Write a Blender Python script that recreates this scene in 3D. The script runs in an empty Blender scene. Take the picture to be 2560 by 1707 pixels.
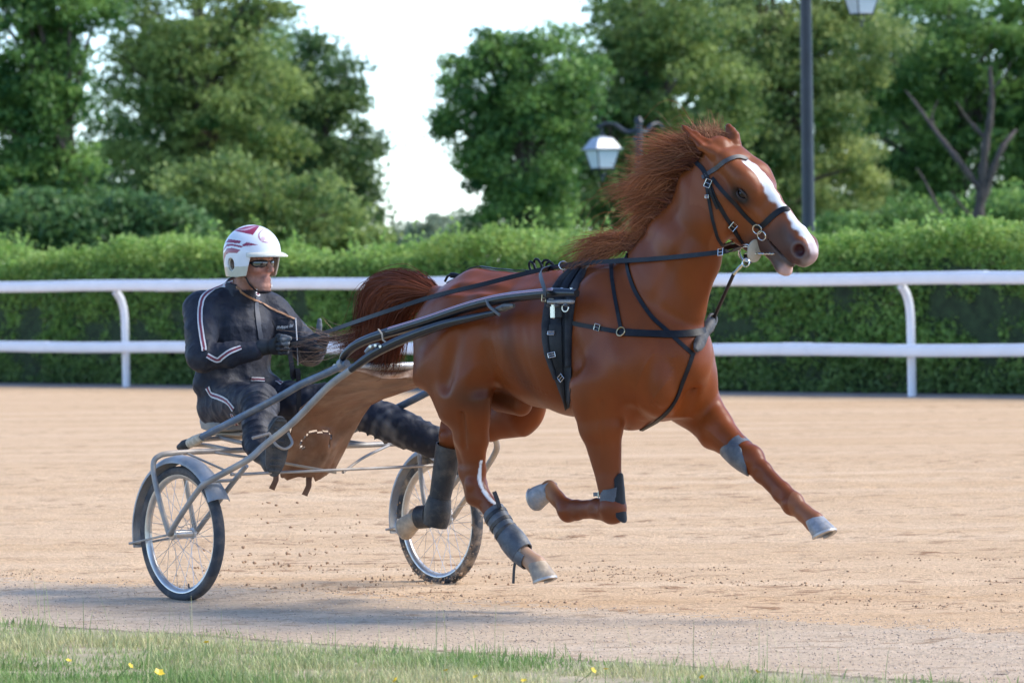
import bpy, math, random
import numpy as np
from mathutils import Vector, Matrix

# ------------------------------------------------------------------ camera, sky, sun, exposure
SC = bpy.context.scene
COL = SC.collection
CAM_H = 1.62                 # eye height in metres
F_PX, IMG_W, IMG_H = 12940.0, 2560.0, 1707.0
PITCH = math.atan((853.5 - 653.0) / F_PX)
ROLL = math.radians(0.75)
_f = np.array([0, math.cos(PITCH), -math.sin(PITCH)])
_r0 = np.array([1.0, 0, 0]); _u0 = np.cross(_r0, _f)
_r = _r0 * math.cos(ROLL) - _u0 * math.sin(ROLL)
_u = _u0 * math.cos(ROLL) + _r0 * math.sin(ROLL)
_c = np.array([0, 0, CAM_H])
cam_d = bpy.data.cameras.new('camera'); cam = bpy.data.objects.new('camera', cam_d); COL.objects.link(cam)
cam_d.sensor_width = 36.0; cam_d.lens = 36.0 * F_PX / IMG_W
cam_d.clip_start = 0.5; cam_d.clip_end = 6000
cam_d.dof.use_dof = True; cam_d.dof.focus_distance = 23.9; cam_d.dof.aperture_fstop = 6.5
M = Matrix.Identity(4)
for i in range(3):
    M[i][0], M[i][1], M[i][2], M[i][3] = _r[i], _u[i], -_f[i], _c[i]
cam.matrix_world = M
SC.camera = cam

SUN_DIR = np.array([0.74, 0.10, 0.72]); SUN_DIR /= np.linalg.norm(SUN_DIR)      # towards the sun: to the right
sun_el = math.asin(SUN_DIR[2]); sun_az = math.atan2(SUN_DIR[0], SUN_DIR[1])
W_ = bpy.data.worlds.new('World'); SC.world = W_; W_.use_nodes = True
nt = W_.node_tree; nt.nodes.clear()
sky = nt.nodes.new('ShaderNodeTexSky'); sky.sky_type = 'NISHITA'; sky.sun_disc = False
sky.sun_elevation = sun_el; sky.sun_rotation = sun_az
sky.air_density = 0.7; sky.dust_density = 0.15; sky.ozone_density = 2.0
bg = nt.nodes.new('ShaderNodeBackground'); bg.inputs[1].default_value = 0.15
wo = nt.nodes.new('ShaderNodeOutputWorld')
tint = nt.nodes.new('ShaderNodeMix'); tint.data_type = 'RGBA'; tint.blend_type = 'MULTIPLY'; tint.inputs[0].default_value = 1.0; tint.inputs[7].default_value = (.95, 1.0, 1.08, 1)     # cool white balance of the picture
nt.links.new(sky.outputs[0], tint.inputs[6]); nt.links.new(tint.outputs[2], bg.inputs[0]); nt.links.new(bg.outputs[0], wo.inputs[0])
sun_d = bpy.data.lights.new('sun', 'SUN'); sun_d.energy = 2.1; sun_d.angle = math.radians(26.0); sun_d.color = (1.0, 0.94, 0.84)
sun = bpy.data.objects.new('sun', sun_d); COL.objects.link(sun)
sun.rotation_euler = Vector(-SUN_DIR).to_track_quat('-Z', 'Y').to_euler()
SC.view_settings.view_transform = 'Standard'; SC.view_settings.look = 'None'
SC.view_settings.exposure = 1.30; SC.view_settings.gamma = 1.0; SC.view_settings.use_curve_mapping = False
SC.render.engine = 'CYCLES'

# ------------------------------------------------------------------ helpers
rng = np.random.default_rng(7); random.seed(7)
def V3(*a): return np.array(a, float)
def unit(v):
    v = np.asarray(v, float); return v / (np.linalg.norm(v) + 1e-12)
class Frame:
    """A ground frame: x along the heading, y to the left of it, z up."""
    def __init__(s, o, deg):
        s.o = V3(o[0], o[1], 0); a = math.radians(deg); s.deg = deg
        s.X = V3(math.cos(a), -math.sin(a), 0); s.Y = V3(math.sin(a), math.cos(a), 0); s.Z = V3(0, 0, 1)
    def w(s, p): return s.o + s.X * p[0] + s.Y * p[1] + s.Z * p[2]
    def loc(s, q): q = np.asarray(q, float) - s.o; return V3(q @ s.X, q @ s.Y, q @ s.Z)
    def at(s, px, py, y):        # the point of the plane y seen at a picture point
        r = _f + _r * ((px - 1280) / F_PX) + _u * ((853.5 - py) / F_PX)
        t = ((s.o + s.Y * y - _c) @ s.Y) / (r @ s.Y)
        return s.loc(_c + r * t)
def ray_at(px, py, depth):
    r = _f + _r * ((px - 1280) / F_PX) + _u * ((853.5 - py) / F_PX)
    return _c + r * depth
def ground_at(px, py, z=0.0):
    r = _f + _r * ((px - 1280) / F_PX) + _u * ((853.5 - py) / F_PX)
    return _c + r * ((z - CAM_H) / r[2])

def tag(o, label=None, cat=None, group=None, kind=None):
    if label: o['label'] = label
    if cat: o['category'] = cat
    if group: o['group'] = group
    if kind: o['kind'] = kind
    return o
def empty(name, loc=(0, 0, 0), deg=None):
    o = bpy.data.objects.new(name, None); COL.objects.link(o); o.location = loc
    o.empty_display_size = 0.1
    if deg is not None: o.rotation_euler = (0, 0, -math.radians(deg))
    return o
def obj(name, me, mat=None, parent=None):
    if mat is not None:
        me.materials.clear()
        for m in (mat if isinstance(mat, (list, tuple)) else [mat]): me.materials.append(m)
    o = bpy.data.objects.new(name, me); COL.objects.link(o)
    if parent is not None: o.parent = parent
    return o
def np_mesh(name, verts, faces, smooth=True):
    """verts (n,3); faces (m,k) array or a list of index tuples"""
    me = bpy.data.meshes.new(name)
    if isinstance(faces, np.ndarray):
        n, k = faces.shape
        me.vertices.add(len(verts)); me.vertices.foreach_set('co', np.asarray(verts, np.float32).ravel())
        me.loops.add(n * k); me.loops.foreach_set('vertex_index', faces.astype(np.int32).ravel())
        me.polygons.add(n); me.polygons.foreach_set('loop_start', np.arange(0, n * k, k, dtype=np.int32))
        me.polygons.foreach_set('loop_total', np.full(n, k, np.int32))
        me.update(calc_edges=True); me.validate()
    else:
        me.from_pydata([tuple(map(float, v)) for v in verts], [], [tuple(map(int, f)) for f in faces])
        me.update()
    if smooth:
        me.polygons.foreach_set('use_smooth', np.ones(len(me.polygons), bool))
    return me
def set_col(me, cols, name='tint'):
    a = me.color_attributes.new(name, 'FLOAT_COLOR', 'POINT')
    c = np.ones((len(me.vertices), 4), np.float32); c[:, :cols.shape[1]] = cols
    a.data.foreach_set('color', c.ravel())
class MB:
    """collects shapes into one mesh"""
    def __init__(s): s.v = []; s.f = []; s.n = 0
    def add(s, verts, faces):
        verts = np.asarray(verts, float)
        s.v.append(verts); s.f += [tuple(int(i) + s.n for i in f) for f in faces]; s.n += len(verts); return s
    def tube(s, pts, r, n=10, cap=True, flat=None, up=None):
        """sweep; r scalar or list; flat=(ratio across side) gives an elliptic section"""
        pts = [np.asarray(p, float) for p in pts]; m = len(pts)
        rs = [r] * m if np.isscalar(r) else list(r)
        T = [unit(pts[min(i + 1, m - 1)] - pts[max(i - 1, 0)]) for i in range(m)]
        ref = V3(0, 0, 1) if up is None else np.asarray(up, float)
        if abs(T[0] @ unit(ref)) > .95 and up is None: ref = V3(1, 0, 0)
        vs = []; a = unit(np.cross(T[0], ref))
        for i in range(m):
            if up is not None: a = unit(np.cross(T[i], ref))
            else: a = unit(a - T[i] * (a @ T[i]))
            b = np.cross(a, T[i])
            fa, fb = (1, 1) if flat is None else flat
            for k in range(n):
                t = 2 * math.pi * k / n
                vs.append(pts[i] + rs[i] * (fa * a * math.cos(t) + fb * b * math.sin(t)))
        fs = []
        for i in range(m - 1):
            for k in range(n):
                k2 = (k + 1) % n
                fs.append((i * n + k, i * n + k2, (i + 1) * n + k2, (i + 1) * n + k))
        if cap:
            fs.append(tuple(range(n))[::-1]); fs.append(tuple((m - 1) * n + k for k in range(n)))
        return s.add(vs, [f[::-1] for f in fs])
    def box(s, c, d, X=(1, 0, 0), Y=(0, 1, 0), Z=(0, 0, 1), bevel=0.0):
        c = np.asarray(c, float); X, Y, Z = [np.asarray(q, float) for q in (X, Y, Z)]
        hx, hy, hz = [q / 2 for q in d]
        if bevel <= 0:
            vs = [c + X * hx * a + Y * hy * b + Z * hz * e for a in (-1, 1) for b in (-1, 1) for e in (-1, 1)]
            return s.add(vs, [(0, 1, 3, 2), (4, 6, 7, 5), (0, 4, 5, 1), (2, 3, 7, 6), (0, 2, 6, 4), (1, 5, 7, 3)])
        b_ = min(bevel, hx * .9, hy * .9, hz * .9); vs = []; ring = []
        rect = [(-1, -1), (1, -1), (1, 1), (-1, 1)]
        prof = []
        for (a, b) in rect:      # octagonal outline in x,y
            pass
        out = [(-hx + b_, -hy), (hx - b_, -hy), (hx, -hy + b_), (hx, hy - b_), (hx - b_, hy), (-hx + b_, hy), (-hx, hy - b_), (-hx, -hy + b_)]
        inn = [(x * (1 - b_ / hx), y * (1 - b_ / hy)) for x, y in out]
        for zz, pr in ((-hz, inn), (-hz + b_, out), (hz - b_, out), (hz, inn)):
            for x, y in pr: vs.append(c + X * x + Y * y + Z * zz)
        fs = []
        for L in range(3):
            for k in range(8):
                k2 = (k + 1) % 8; fs.append((L * 8 + k, L * 8 + k2, L * 8 + 8 + k2, L * 8 + 8 + k))
        fs.append(tuple(range(8))[::-1]); fs.append(tuple(range(24, 32)))
        return s.add(vs, fs)
    def ribbon(s, pts, nrm, w, th=0.004):
        """a strap: rectangular section, width w across, thickness th along nrm (outward)"""
        pts = [np.asarray(p, float) for p in pts]; m = len(pts)
        ws = [w] * m if np.isscalar(w) else list(w)
        vs = []
        for i in range(m):
            T = unit(pts[min(i + 1, m - 1)] - pts[max(i - 1, 0)])
            nn = np.asarray(nrm[i] if not np.isscalar(nrm[0]) else nrm, float)
            nn = unit(nn - T * (nn @ T)); a = np.cross(T, nn)
            for (x, y) in ((-.5, -.5), (.5, -.5), (.5, .5), (-.5, .5)):
                vs.append(pts[i] + a * x * ws[i] + nn * y * th)
        fs = []
        for i in range(m - 1):
            for k in range(4):
                k2 = (k + 1) % 4; fs.append((i * 4 + k, i * 4 + k2, i * 4 + 4 + k2, i * 4 + 4 + k))
        fs.append((3, 2, 1, 0)); b = (m - 1) * 4; fs.append((b, b + 1, b + 2, b + 3))
        return s.add(vs, fs)
    def torus(s, c, ax, R, r, n=24, k=8, a0=0, a1=2 * math.pi, ref=None):
        ax = unit(ax); e = unit(np.cross(ax, V3(0, 0, 1) if ref is None else ref)) if abs(ax[2]) < .99 or ref is not None else V3(1, 0, 0)
        g = np.cross(ax, e); full = abs(a1 - a0 - 2 * math.pi) < 1e-6
        m = n if full else n + 1; vs = []
        for i in range(m):
            t = a0 + (a1 - a0) * i / n; d = e * math.cos(t) + g * math.sin(t)
            for j in range(k):
                q = 2 * math.pi * j / k
                vs.append(np.asarray(c) + d * (R + r * math.cos(q)) + ax * r * math.sin(q))
        fs = []
        for i in range(n):
            i2 = (i + 1) % m
            for j in range(k):
                j2 = (j + 1) % k; fs.append((i * k + j, i2 * k + j, i2 * k + j2, i * k + j2))
        return s.add(vs, fs)
    def lathe(s, prof, c, ax, n=24, e=None):
        """prof: list of (radius, along axis)"""
        ax = unit(ax); e = unit(np.cross(ax, V3(.3, .2, .9))) if e is None else unit(e); g = np.cross(ax, e); vs = []
        for (r, h) in prof:
            for i in range(n):
                t = 2 * math.pi * i / n
                vs.append(np.asarray(c) + ax * h + (e * math.cos(t) + g * math.sin(t)) * r)
        fs = []
        for L in range(len(prof) - 1):
            for i in range(n):
                i2 = (i + 1) % n; fs.append((L * n + i, L * n + i2, L * n + n + i2, L * n + n + i))
        fs.append(tuple(range(n))[::-1]); fs.append(tuple((len(prof) - 1) * n + i for i in range(n)))
        return s.add(vs, fs)
    def mesh(s, name, smooth=True):
        me = np_mesh(name, np.concatenate(s.v), s.f, smooth)
        return me
    def build(s, name, mat, parent=None, smooth=True, auto=40):
        me = s.mesh(name, smooth)
        o = obj(name, me, mat, parent)
        if smooth and auto:
            try: me.set_sharp_from_angle(angle=math.radians(auto))
            except Exception: pass
        return o
def catmull(P, n=8):
    P = [np.asarray(p, float) for p in P]; P = [2 * P[0] - P[1]] + P + [2 * P[-1] - P[-2]]; out = []
    for i in range(1, len(P) - 2):
        for k in range(n):
            t = k / n; a, b, c, d = P[i - 1:i + 3]
            out.append(.5 * ((2 * b) + (c - a) * t + (2 * a - 5 * b + 4 * c - d) * t * t + (3 * b - a - 3 * c + d) * t ** 3))
    out.append(P[-2]); return out
def sstep(a, b, x):
    t = np.clip((x - a) / (b - a), 0, 1); return t * t * (3 - 2 * t)

# ---- signed distance bodies: smooth unions of elliptic round cones, meshed with surface nets
class Field:
    def __init__(s, lo, hi, h):
        s.lo = np.asarray(lo, float); s.h = h; s.n = np.ceil((np.asarray(hi) - s.lo) / h).astype(int) + 1
        s.f = np.full(s.n, 9.0, np.float32)
    def _blk(s, a, b):
        i0 = np.clip(np.floor((a - s.lo) / s.h).astype(int), 0, s.n - 1); i1 = np.clip(np.ceil((b - s.lo) / s.h).astype(int) + 1, 1, s.n)
        if np.any(i1 <= i0): return None
        sl = tuple(slice(x, y) for x, y in zip(i0, i1))
        ax = [(s.lo[k] + s.h * np.arange(i0[k], i1[k])).astype(np.float32) for k in range(3)]
        return sl, ax[0][:, None, None], ax[1][None, :, None], ax[2][None, None, :]
    def _op(s, d, sl, k, mode):
        a = s.f[sl]
        if mode == 'add':
            h = np.maximum(k - np.abs(a - d), 0) / k; s.f[sl] = np.minimum(a, d) - h * h * k * .25
        else:
            h = np.maximum(k - np.abs(a + d), 0) / k; s.f[sl] = np.maximum(a, -d) + h * h * k * .25
    def cone(s, A, B, ra, rb, side=(0, 1, 0), k=.03, mode='add'):
        """ra, rb: radius or (across side, the other way)"""
        A = np.asarray(A, float); B = np.asarray(B, float)
        ra = (ra, ra) if np.isscalar(ra) else ra; rb = (rb, rb) if np.isscalar(rb) else rb
        L = np.linalg.norm(B - A); ax = unit(B - A) if L > 1e-6 else V3(1, 0, 0)
        sd = unit(side)
        if abs(sd @ ax) > .97: sd = V3(1, 0, 0) if abs(ax[0]) < .9 else V3(0, 0, 1)
        sd = unit(sd - ax * (sd @ ax)); up = np.cross(ax, sd)
        R = max(max(ra), max(rb)) + k + 3 * s.h
        blk = s._blk(np.minimum(A, B) - R, np.maximum(A, B) + R)
        if blk is None: return
        sl, X, Y, Z = blk; X = X - A[0]; Y = Y - A[1]; Z = Z - A[2]
        u = X * ax[0] + Y * ax[1] + Z * ax[2]; v = X * sd[0] + Y * sd[1] + Z * sd[2]; w = X * up[0] + Y * up[1] + Z * up[2]
        t = np.clip(u / max(L, 1e-6), 0, 1); du = u - t * L
        r1 = ra[0] + (rb[0] - ra[0]) * t; r2 = ra[1] + (rb[1] - ra[1]) * t; r0 = np.minimum(r1, r2)
        k0 = np.sqrt((du / r0) ** 2 + (v / r1) ** 2 + (w / r2) ** 2)
        k1 = np.sqrt((du / r0 ** 2) ** 2 + (v / r1 ** 2) ** 2 + (w / r2 ** 2) ** 2) + 1e-6
        d = np.where(k0 < .05, -r0, k0 * (k0 - 1) / k1)
        s._op(d.astype(np.float32), sl, k, mode)
    def ell(s, c, r, ax=None, k=.03, mode='add'):
        """ellipsoid; ax = (X, Y) directions of its first two radii"""
        c = np.asarray(c, float); r = np.asarray(r, float)
        X_, Y_ = (V3(1, 0, 0), V3(0, 1, 0)) if ax is None else (unit(ax[0]), np.asarray(ax[1], float))
        Y_ = unit(Y_ - X_ * (X_ @ Y_)); Z_ = np.cross(X_, Y_)
        R = r.max() + k + 3 * s.h; blk = s._blk(c - R, c + R)
        if blk is None: return
        sl, X, Y, Z = blk; X = X - c[0]; Y = Y - c[1]; Z = Z - c[2]
        q = [(X * e[0] + Y * e[1] + Z * e[2]) for e in (X_, Y_, Z_)]
        k0 = np.sqrt(sum((q[i] / r[i]) ** 2 for i in range(3))); k1 = np.sqrt(sum((q[i] / r[i] ** 2) ** 2 for i in range(3))) + 1e-6
        d = np.where(k0 < .05, -r.min(), k0 * (k0 - 1) / k1)
        s._op(d.astype(np.float32), sl, k, mode)
    def chain(s, P, R, side=(0, 1, 0), k=.02, **kw):
        for i in range(len(P) - 1): s.cone(P[i], P[i + 1], R[i], R[i + 1], side, k, **kw)
    def mesh(s, name, relax=2):
        f = s.f; n = f.shape; sg = f < 0
        c = np.zeros([m - 1 for m in n], np.uint8)
        for a in (0, 1):
            for b in (0, 1):
                for e in (0, 1): c += sg[a:n[0] - 1 + a, b:n[1] - 1 + b, e:n[2] - 1 + e]
        act = (c > 0) & (c < 8); I = np.argwhere(act); idx = np.full(c.shape, -1, np.int32); idx[act] = np.arange(len(I))
        acc = np.zeros((len(I), 3)); cnt = np.zeros(len(I))
        cor = [(a, b, e) for a in (0, 1) for b in (0, 1) for e in (0, 1)]
        val = {q: f[I[:, 0] + q[0], I[:, 1] + q[1], I[:, 2] + q[2]] for q in cor}
        for q in cor:
            for ax in range(3):
                if q[ax]: continue
                q2 = list(q); q2[ax] = 1; q2 = tuple(q2); a, b = val[q], val[q2]; m = (a < 0) != (b < 0)
                t = np.where(m, a / np.where(m, a - b, 1), 0)
                p = np.tile(np.array(q, float), (len(I), 1)); p[:, ax] = t
                acc[m] += p[m]; cnt[m] += 1
        v = s.lo + (I + acc / cnt[:, None]) * s.h
        faces = []
        for ax in range(3):
            sh = list(n); sh[ax] -= 1
            a = sg.take(range(0, n[ax] - 1), ax); b = sg.take(range(1, n[ax]), ax)
            E_ = np.argwhere(a != b); o1, o2 = [q for q in range(3) if q != ax]
            E_ = E_[(E_[:, o1] > 0) & (E_[:, o2] > 0) & (E_[:, o1] < n[o1] - 1) & (E_[:, o2] < n[o2] - 1)]
            fl = a[tuple(E_.T)]
            def cell(d1, d2):
                q = E_.copy(); q[:, o1] -= d1; q[:, o2] -= d2; return idx[tuple(q.T)]
            Q = np.stack([cell(1, 1), cell(0, 1), cell(0, 0), cell(1, 0)], 1)
            if ax == 1: fl = ~fl
            Q[~fl] = Q[~fl][:, ::-1]; faces.append(Q)
        faces = np.concatenate(faces)
        E2 = np.concatenate([faces[:, [0, 1]], faces[:, [1, 2]], faces[:, [2, 3]], faces[:, [3, 0]]])
        deg = np.bincount(E2.ravel(), minlength=len(v)).astype(float)
        for it in range(relax):
            for lam in (.5, -.52):
                sm = np.zeros_like(v)
                for j in range(3):
                    sm[:, j] = np.bincount(E2[:, 0], v[E2[:, 1], j], len(v)) + np.bincount(E2[:, 1], v[E2[:, 0], j], len(v))
                v = v + lam * (sm / deg[:, None] - v)
        return v, faces
def noise3(p, s, seed=0):
    """cheap smooth noise: sums of sines in random directions"""
    r = np.random.default_rng(seed); out = np.zeros(len(p))
    for i in range(7):
        d = r.normal(size=3); d = d / np.linalg.norm(d) * s * (0.7 + .8 * r.random()); out += np.sin(p @ d + r.random() * 6.3)
    return out / 3.5

# ---- materials
def _lin(c): return tuple(c) + (1.0,) if len(c) == 3 else tuple(c)
def mat(name, col, rough=.6, metal=0.0, spec=.5, var=.0, vscale=20., bump=0.0, bscale=80., attr=None, sheen=0, coat=0, dust=None, dscale=6., damt=.5, stretch=None, trans=0, bdist=.01):
    m = bpy.data.materials.new(name); m.use_nodes = True; t = m.node_tree; b = t.nodes['Principled BSDF']
    b.inputs['Roughness'].default_value = rough; b.inputs['Metallic'].default_value = metal
    b.inputs['Specular IOR Level'].default_value = spec
    if sheen: b.inputs['Sheen Weight'].default_value = sheen
    if coat: b.inputs['Coat Weight'].default_value = coat; b.inputs['Coat Roughness'].default_value = .12
    L = t.links.new; co = t.nodes.new('ShaderNodeTexCoord'); mp = t.nodes.new('ShaderNodeMapping'); L(co.outputs['Object'], mp.inputs[0])
    if stretch: mp.inputs['Scale'].default_value = stretch
    if attr:
        a = t.nodes.new('ShaderNodeVertexColor'); a.layer_name = attr; cur = a.outputs[0]
    else:
        a = t.nodes.new('ShaderNodeRGB'); a.outputs[0].default_value = _lin(col); cur = a.outputs[0]
    if var:
        n = t.nodes.new('ShaderNodeTexNoise'); n.inputs['Scale'].default_value = vscale; n.inputs['Detail'].default_value = 5; L(mp.outputs[0], n.inputs[0])
        r = t.nodes.new('ShaderNodeMapRange'); r.inputs['From Min'].default_value = .3; r.inputs['From Max'].default_value = .7
        r.inputs['To Min'].default_value = 1 - var; r.inputs['To Max'].default_value = 1 + var; L(n.outputs[0], r.inputs[0])
        x = t.nodes.new('ShaderNodeMix'); x.data_type = 'RGBA'; x.blend_type = 'MULTIPLY'; x.inputs[0].default_value = 1
        L(cur, x.inputs[6]); L(r.outputs[0], x.inputs[7]); cur = x.outputs[2]
    if dust:
        n = t.nodes.new('ShaderNodeTexNoise'); n.inputs['Scale'].default_value = dscale; n.inputs['Detail'].default_value = 7; n.inputs['Roughness'].default_value = .65; L(mp.outputs[0], n.inputs[0])
        r = t.nodes.new('ShaderNodeMapRange'); r.inputs['From Min'].default_value = .45; r.inputs['From Max'].default_value = .7
        r.inputs['To Max'].default_value = damt; L(n.outputs[0], r.inputs[0])
        x = t.nodes.new('ShaderNodeMix'); x.data_type = 'RGBA'; L(r.outputs[0], x.inputs[0]); L(cur, x.inputs[6]); x.inputs[7].default_value = _lin(dust); cur = x.outputs[2]
    L(cur, b.inputs['Base Color'])
    if bump:
        n = t.nodes.new('ShaderNodeTexNoise'); n.inputs['Scale'].default_value = bscale; n.inputs['Detail'].default_value = 6; L(mp.outputs[0], n.inputs[0])
        q = t.nodes.new('ShaderNodeBump'); q.inputs['Strength'].default_value = bump; q.inputs['Distance'].default_value = bdist; L(n.outputs[0], q.inputs['Height']); L(q.outputs[0], b.inputs['Normal'])
    if trans:
        tr = t.nodes.new('ShaderNodeBsdfTranslucent'); L(cur, tr.inputs[0]); mx = t.nodes.new('ShaderNodeMixShader'); mx.inputs[0].default_value = trans
        L(b.outputs[0], mx.inputs[1]); L(tr.outputs[0], mx.inputs[2]); L(mx.outputs[0], t.nodes['Material Output'].inputs[0])
    return m
TRK = Frame((0, 0), 45)                       # the track: x along it (to the right and towards us), y across it, away from us
HRS = Frame((0.313, 23.76), 46)               # under the horse's girth
CRT = Frame((-0.989, 25.458), 51)                # under the middle of the sulky's axle
def T(u, v, z=0.0): return TRK.w((u, v, z))

# ------------------------------------------------------------------ the setting: ground, track, verge, grass
def vnoise(x, y, seed=0):
    """bilinear value noise on arrays"""
    x0 = np.floor(x).astype(np.int64); y0 = np.floor(y).astype(np.int64); fx = x - x0; fy = y - y0
    fx = fx * fx * (3 - 2 * fx); fy = fy * fy * (3 - 2 * fy)
    def h(a, b):
        q = (a * 374761393 + b * 668265263 + seed * 974711) & 0x7fffffff; q = (q ^ (q >> 13)) * 1274126177 & 0x7fffffff
        return ((q ^ (q >> 16)) & 0xffff) / 65535.0
    return (h(x0, y0) * (1 - fx) + h(x0 + 1, y0) * fx) * (1 - fy) + (h(x0, y0 + 1) * (1 - fx) + h(x0 + 1, y0 + 1) * fx) * fy
def sheet(name, pts, z, m):
    o = obj(name, np_mesh(name, [T(u, v, z) for u, v in pts], [tuple(range(len(pts)))], False), m); tag(o, kind='structure'); return o
m_lawn = mat('lawn', (.07, .12, .03), .9, var=.3, vscale=.6, bump=.5, bscale=8)
g = obj('ground', np_mesh('ground', [(-2500, -300, -.02), (2500, -300, -.02), (2500, 4000, -.02), (-2500, 4000, -.02)], [(0, 1, 2, 3)], False), m_lawn); tag(g, kind='structure')
def sand_material(name, c1, c2, c3, attr=True):
    m = bpy.data.materials.new(name); m.use_nodes = True; t = m.node_tree; b = t.nodes['Principled BSDF']; L = t.links.new
    b.inputs['Roughness'].default_value = .95; b.inputs['Specular IOR Level'].default_value = .15
    co = t.nodes.new('ShaderNodeTexCoord')
    def noise(sc, det=6, rot=True, stretch=(1, 1, 1)):       # stretched along the track: harrow lines
        mp = t.nodes.new('ShaderNodeMapping'); mp.inputs['Rotation'].default_value = (0, 0, math.radians(45)); mp.vector_type = 'TEXTURE' if False else 'POINT'; mp.inputs['Scale'].default_value = stretch
        n = t.nodes.new('ShaderNodeTexNoise'); n.inputs['Scale'].default_value = sc; n.inputs['Detail'].default_value = det; n.inputs['Roughness'].default_value = .65
        L(co.outputs['Object'], mp.inputs[0]); L(mp.outputs[0], n.inputs[0]); return n.outputs[0]
    n1 = noise(1.3, 8, stretch=(.10, 1, 1)); n2 = noise(9, 6, stretch=(.55, 1, 1)); n3 = noise(45, 5); n4 = noise(1.1, 5, stretch=(.30, 1, 1))
    r1 = t.nodes.new('ShaderNodeValToRGB'); r1.color_ramp.elements[0].position = .32; r1.color_ramp.elements[1].position = .68
    r1.color_ramp.elements[0].color = _lin(c1); r1.color_ramp.elements[1].color = _lin(c2); L(n1, r1.inputs[0])
    r2 = t.nodes.new('ShaderNodeMapRange'); r2.inputs[1].default_value = .535; r2.inputs[2].default_value = .605; r2.inputs[4].default_value = 1.0; L(n2, r2.inputs[0])
    r4 = t.nodes.new('ShaderNodeMapRange'); r4.inputs[1].default_value = .42; r4.inputs[2].default_value = .62; r4.inputs[3].default_value = .10; r4.inputs[4].default_value = 1.0; L(n4, r4.inputs[0])
    mm_ = t.nodes.new('ShaderNodeMath'); mm_.operation = 'MULTIPLY'; L(r2.outputs[0], mm_.inputs[0]); L(r4.outputs[0], mm_.inputs[1])
    x = t.nodes.new('ShaderNodeMix'); x.data_type = 'RGBA'; L(mm_.outputs[0], x.inputs[0]); L(r1.outputs[0], x.inputs[6]); x.inputs[7].default_value = _lin(c3)
    r3 = t.nodes.new('ShaderNodeMapRange'); r3.inputs[1].default_value = .3; r3.inputs[2].default_value = .7; r3.inputs[3].default_value = .80; r3.inputs[4].default_value = 1.2; L(n3, r3.inputs[0])
    y = t.nodes.new('ShaderNodeMix'); y.data_type = 'RGBA'; y.blend_type = 'MULTIPLY'; y.inputs[0].default_value = 1; L(x.outputs[2], y.inputs[6]); L(r3.outputs[0], y.inputs[7])
    L(y.outputs[2], b.inputs['Base Color'])
    ad = t.nodes.new('ShaderNodeMath'); ad.operation = 'ADD'; L(n2, ad.inputs[0]); L(n3, ad.inputs[1])
    bp = t.nodes.new('ShaderNodeBump'); bp.inputs['Strength'].default_value = .7; bp.inputs['Distance'].default_value = .035; L(ad.outputs[0], bp.inputs['Height']); L(bp.outputs[0], b.inputs['Normal'])
    return m
m_sand = sand_material('track_sand', (.60, .385, .210), (.71, .500, .310), (.33, .185, .095))
m_grav = sand_material('verge_gravel', (.55, .395, .255), (.65, .495, .345), (.40, .27, .165))
sheet('track', [(-400, 15.0), (400, 15.0), (400, 45.2), (-400, 45.2)], -.004, m_sand)
sheet('fence_margin', [(-400, 45.2), (400, 45.2), (400, 48.6), (-400, 48.6)], -.003, mat('grey_margin', (.30, .25, .22), .95, var=.25, vscale=3, bump=.6, bscale=20))  # greyer, darker strip of ground along the fence and hedge
# the nearer part of the track is real relief: harrow lines, kicked-up lumps, wheel ruts
def relief(u, v):
    z = .012 * vnoise(u * 1.3, v * 4.0, 1) + .010 * vnoise(u * 5, v * 9, 2) + .010 * vnoise(u * 13, v * 17, 3)
    l = vnoise(u * 3.0, v * 6.5, 5) * vnoise(u * .5, v * 1.2, 6); z += .05 * np.clip(l - .48, 0, 1)
    pr = vnoise(u * 6.0, v * 8.0, 8) * vnoise(u * .33 + 3, v * .8, 9); z -= .05 * np.clip(pr - .52, 0, 1)
    gr = sstep(17.5, 16.6, v + .35 * vnoise(u * .8, v * .8, 7) - .17)
    rut = sum(np.exp(-((v - c) / w) ** 2) for c, w in ((16.42, .06), (15.9, .09), (17.45, .06), (16.75, .05)))
    return z * (1 - .55 * gr) - .008 * rut, gr
st = .045; xs = np.arange(-5.2, 5.2, st); ys = np.arange(18.6, 42.0, st)
X, Y = np.meshgrid(xs, ys, indexing='ij'); U = (X - Y) * math.sqrt(.5); Vv = (X + Y) * math.sqrt(.5)
Z, GR = relief(U, Vv); edge = np.minimum.reduce([sstep(0, .4, X + 5.2), sstep(0, .4, 5.2 - st - X), sstep(0, .6, 42.0 - st - Y), sstep(0, .1, Y - 18.6)])
Z = Z * edge + .003
P_ = np.stack([X, Y, Z], -1).reshape(-1, 3); nx, ny = X.shape
I_ = np.arange(nx * ny).reshape(nx, ny); Fq = np.stack([I_[:-1, :-1], I_[1:, :-1], I_[1:, 1:], I_[:-1, 1:]], -1).reshape(-1, 4)
cv = Vv.reshape(-1)[Fq].mean(1); cg = GR.reshape(-1)[Fq].mean(1); cg = np.clip(cg + .42 * (np.random.default_rng(77).random(len(cg)) - .5) * (np.abs(cg - .5) < .46), 0, 1)
def sub(mask):
    q = Fq[mask]; used, inv = np.unique(q, return_inverse=True); return P_[used], inv.reshape(q.shape)
for nm, mk, mm in (('track_surface', (cg < .5) & (cv > 14.9), m_sand), ('gravel_verge', (cg >= .5) & (cv > 14.9), m_grav)):
    vv_, ff_ = sub(mk); o = obj(nm, np_mesh(nm, vv_, ff_), mm); tag(o, kind='structure')
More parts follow.
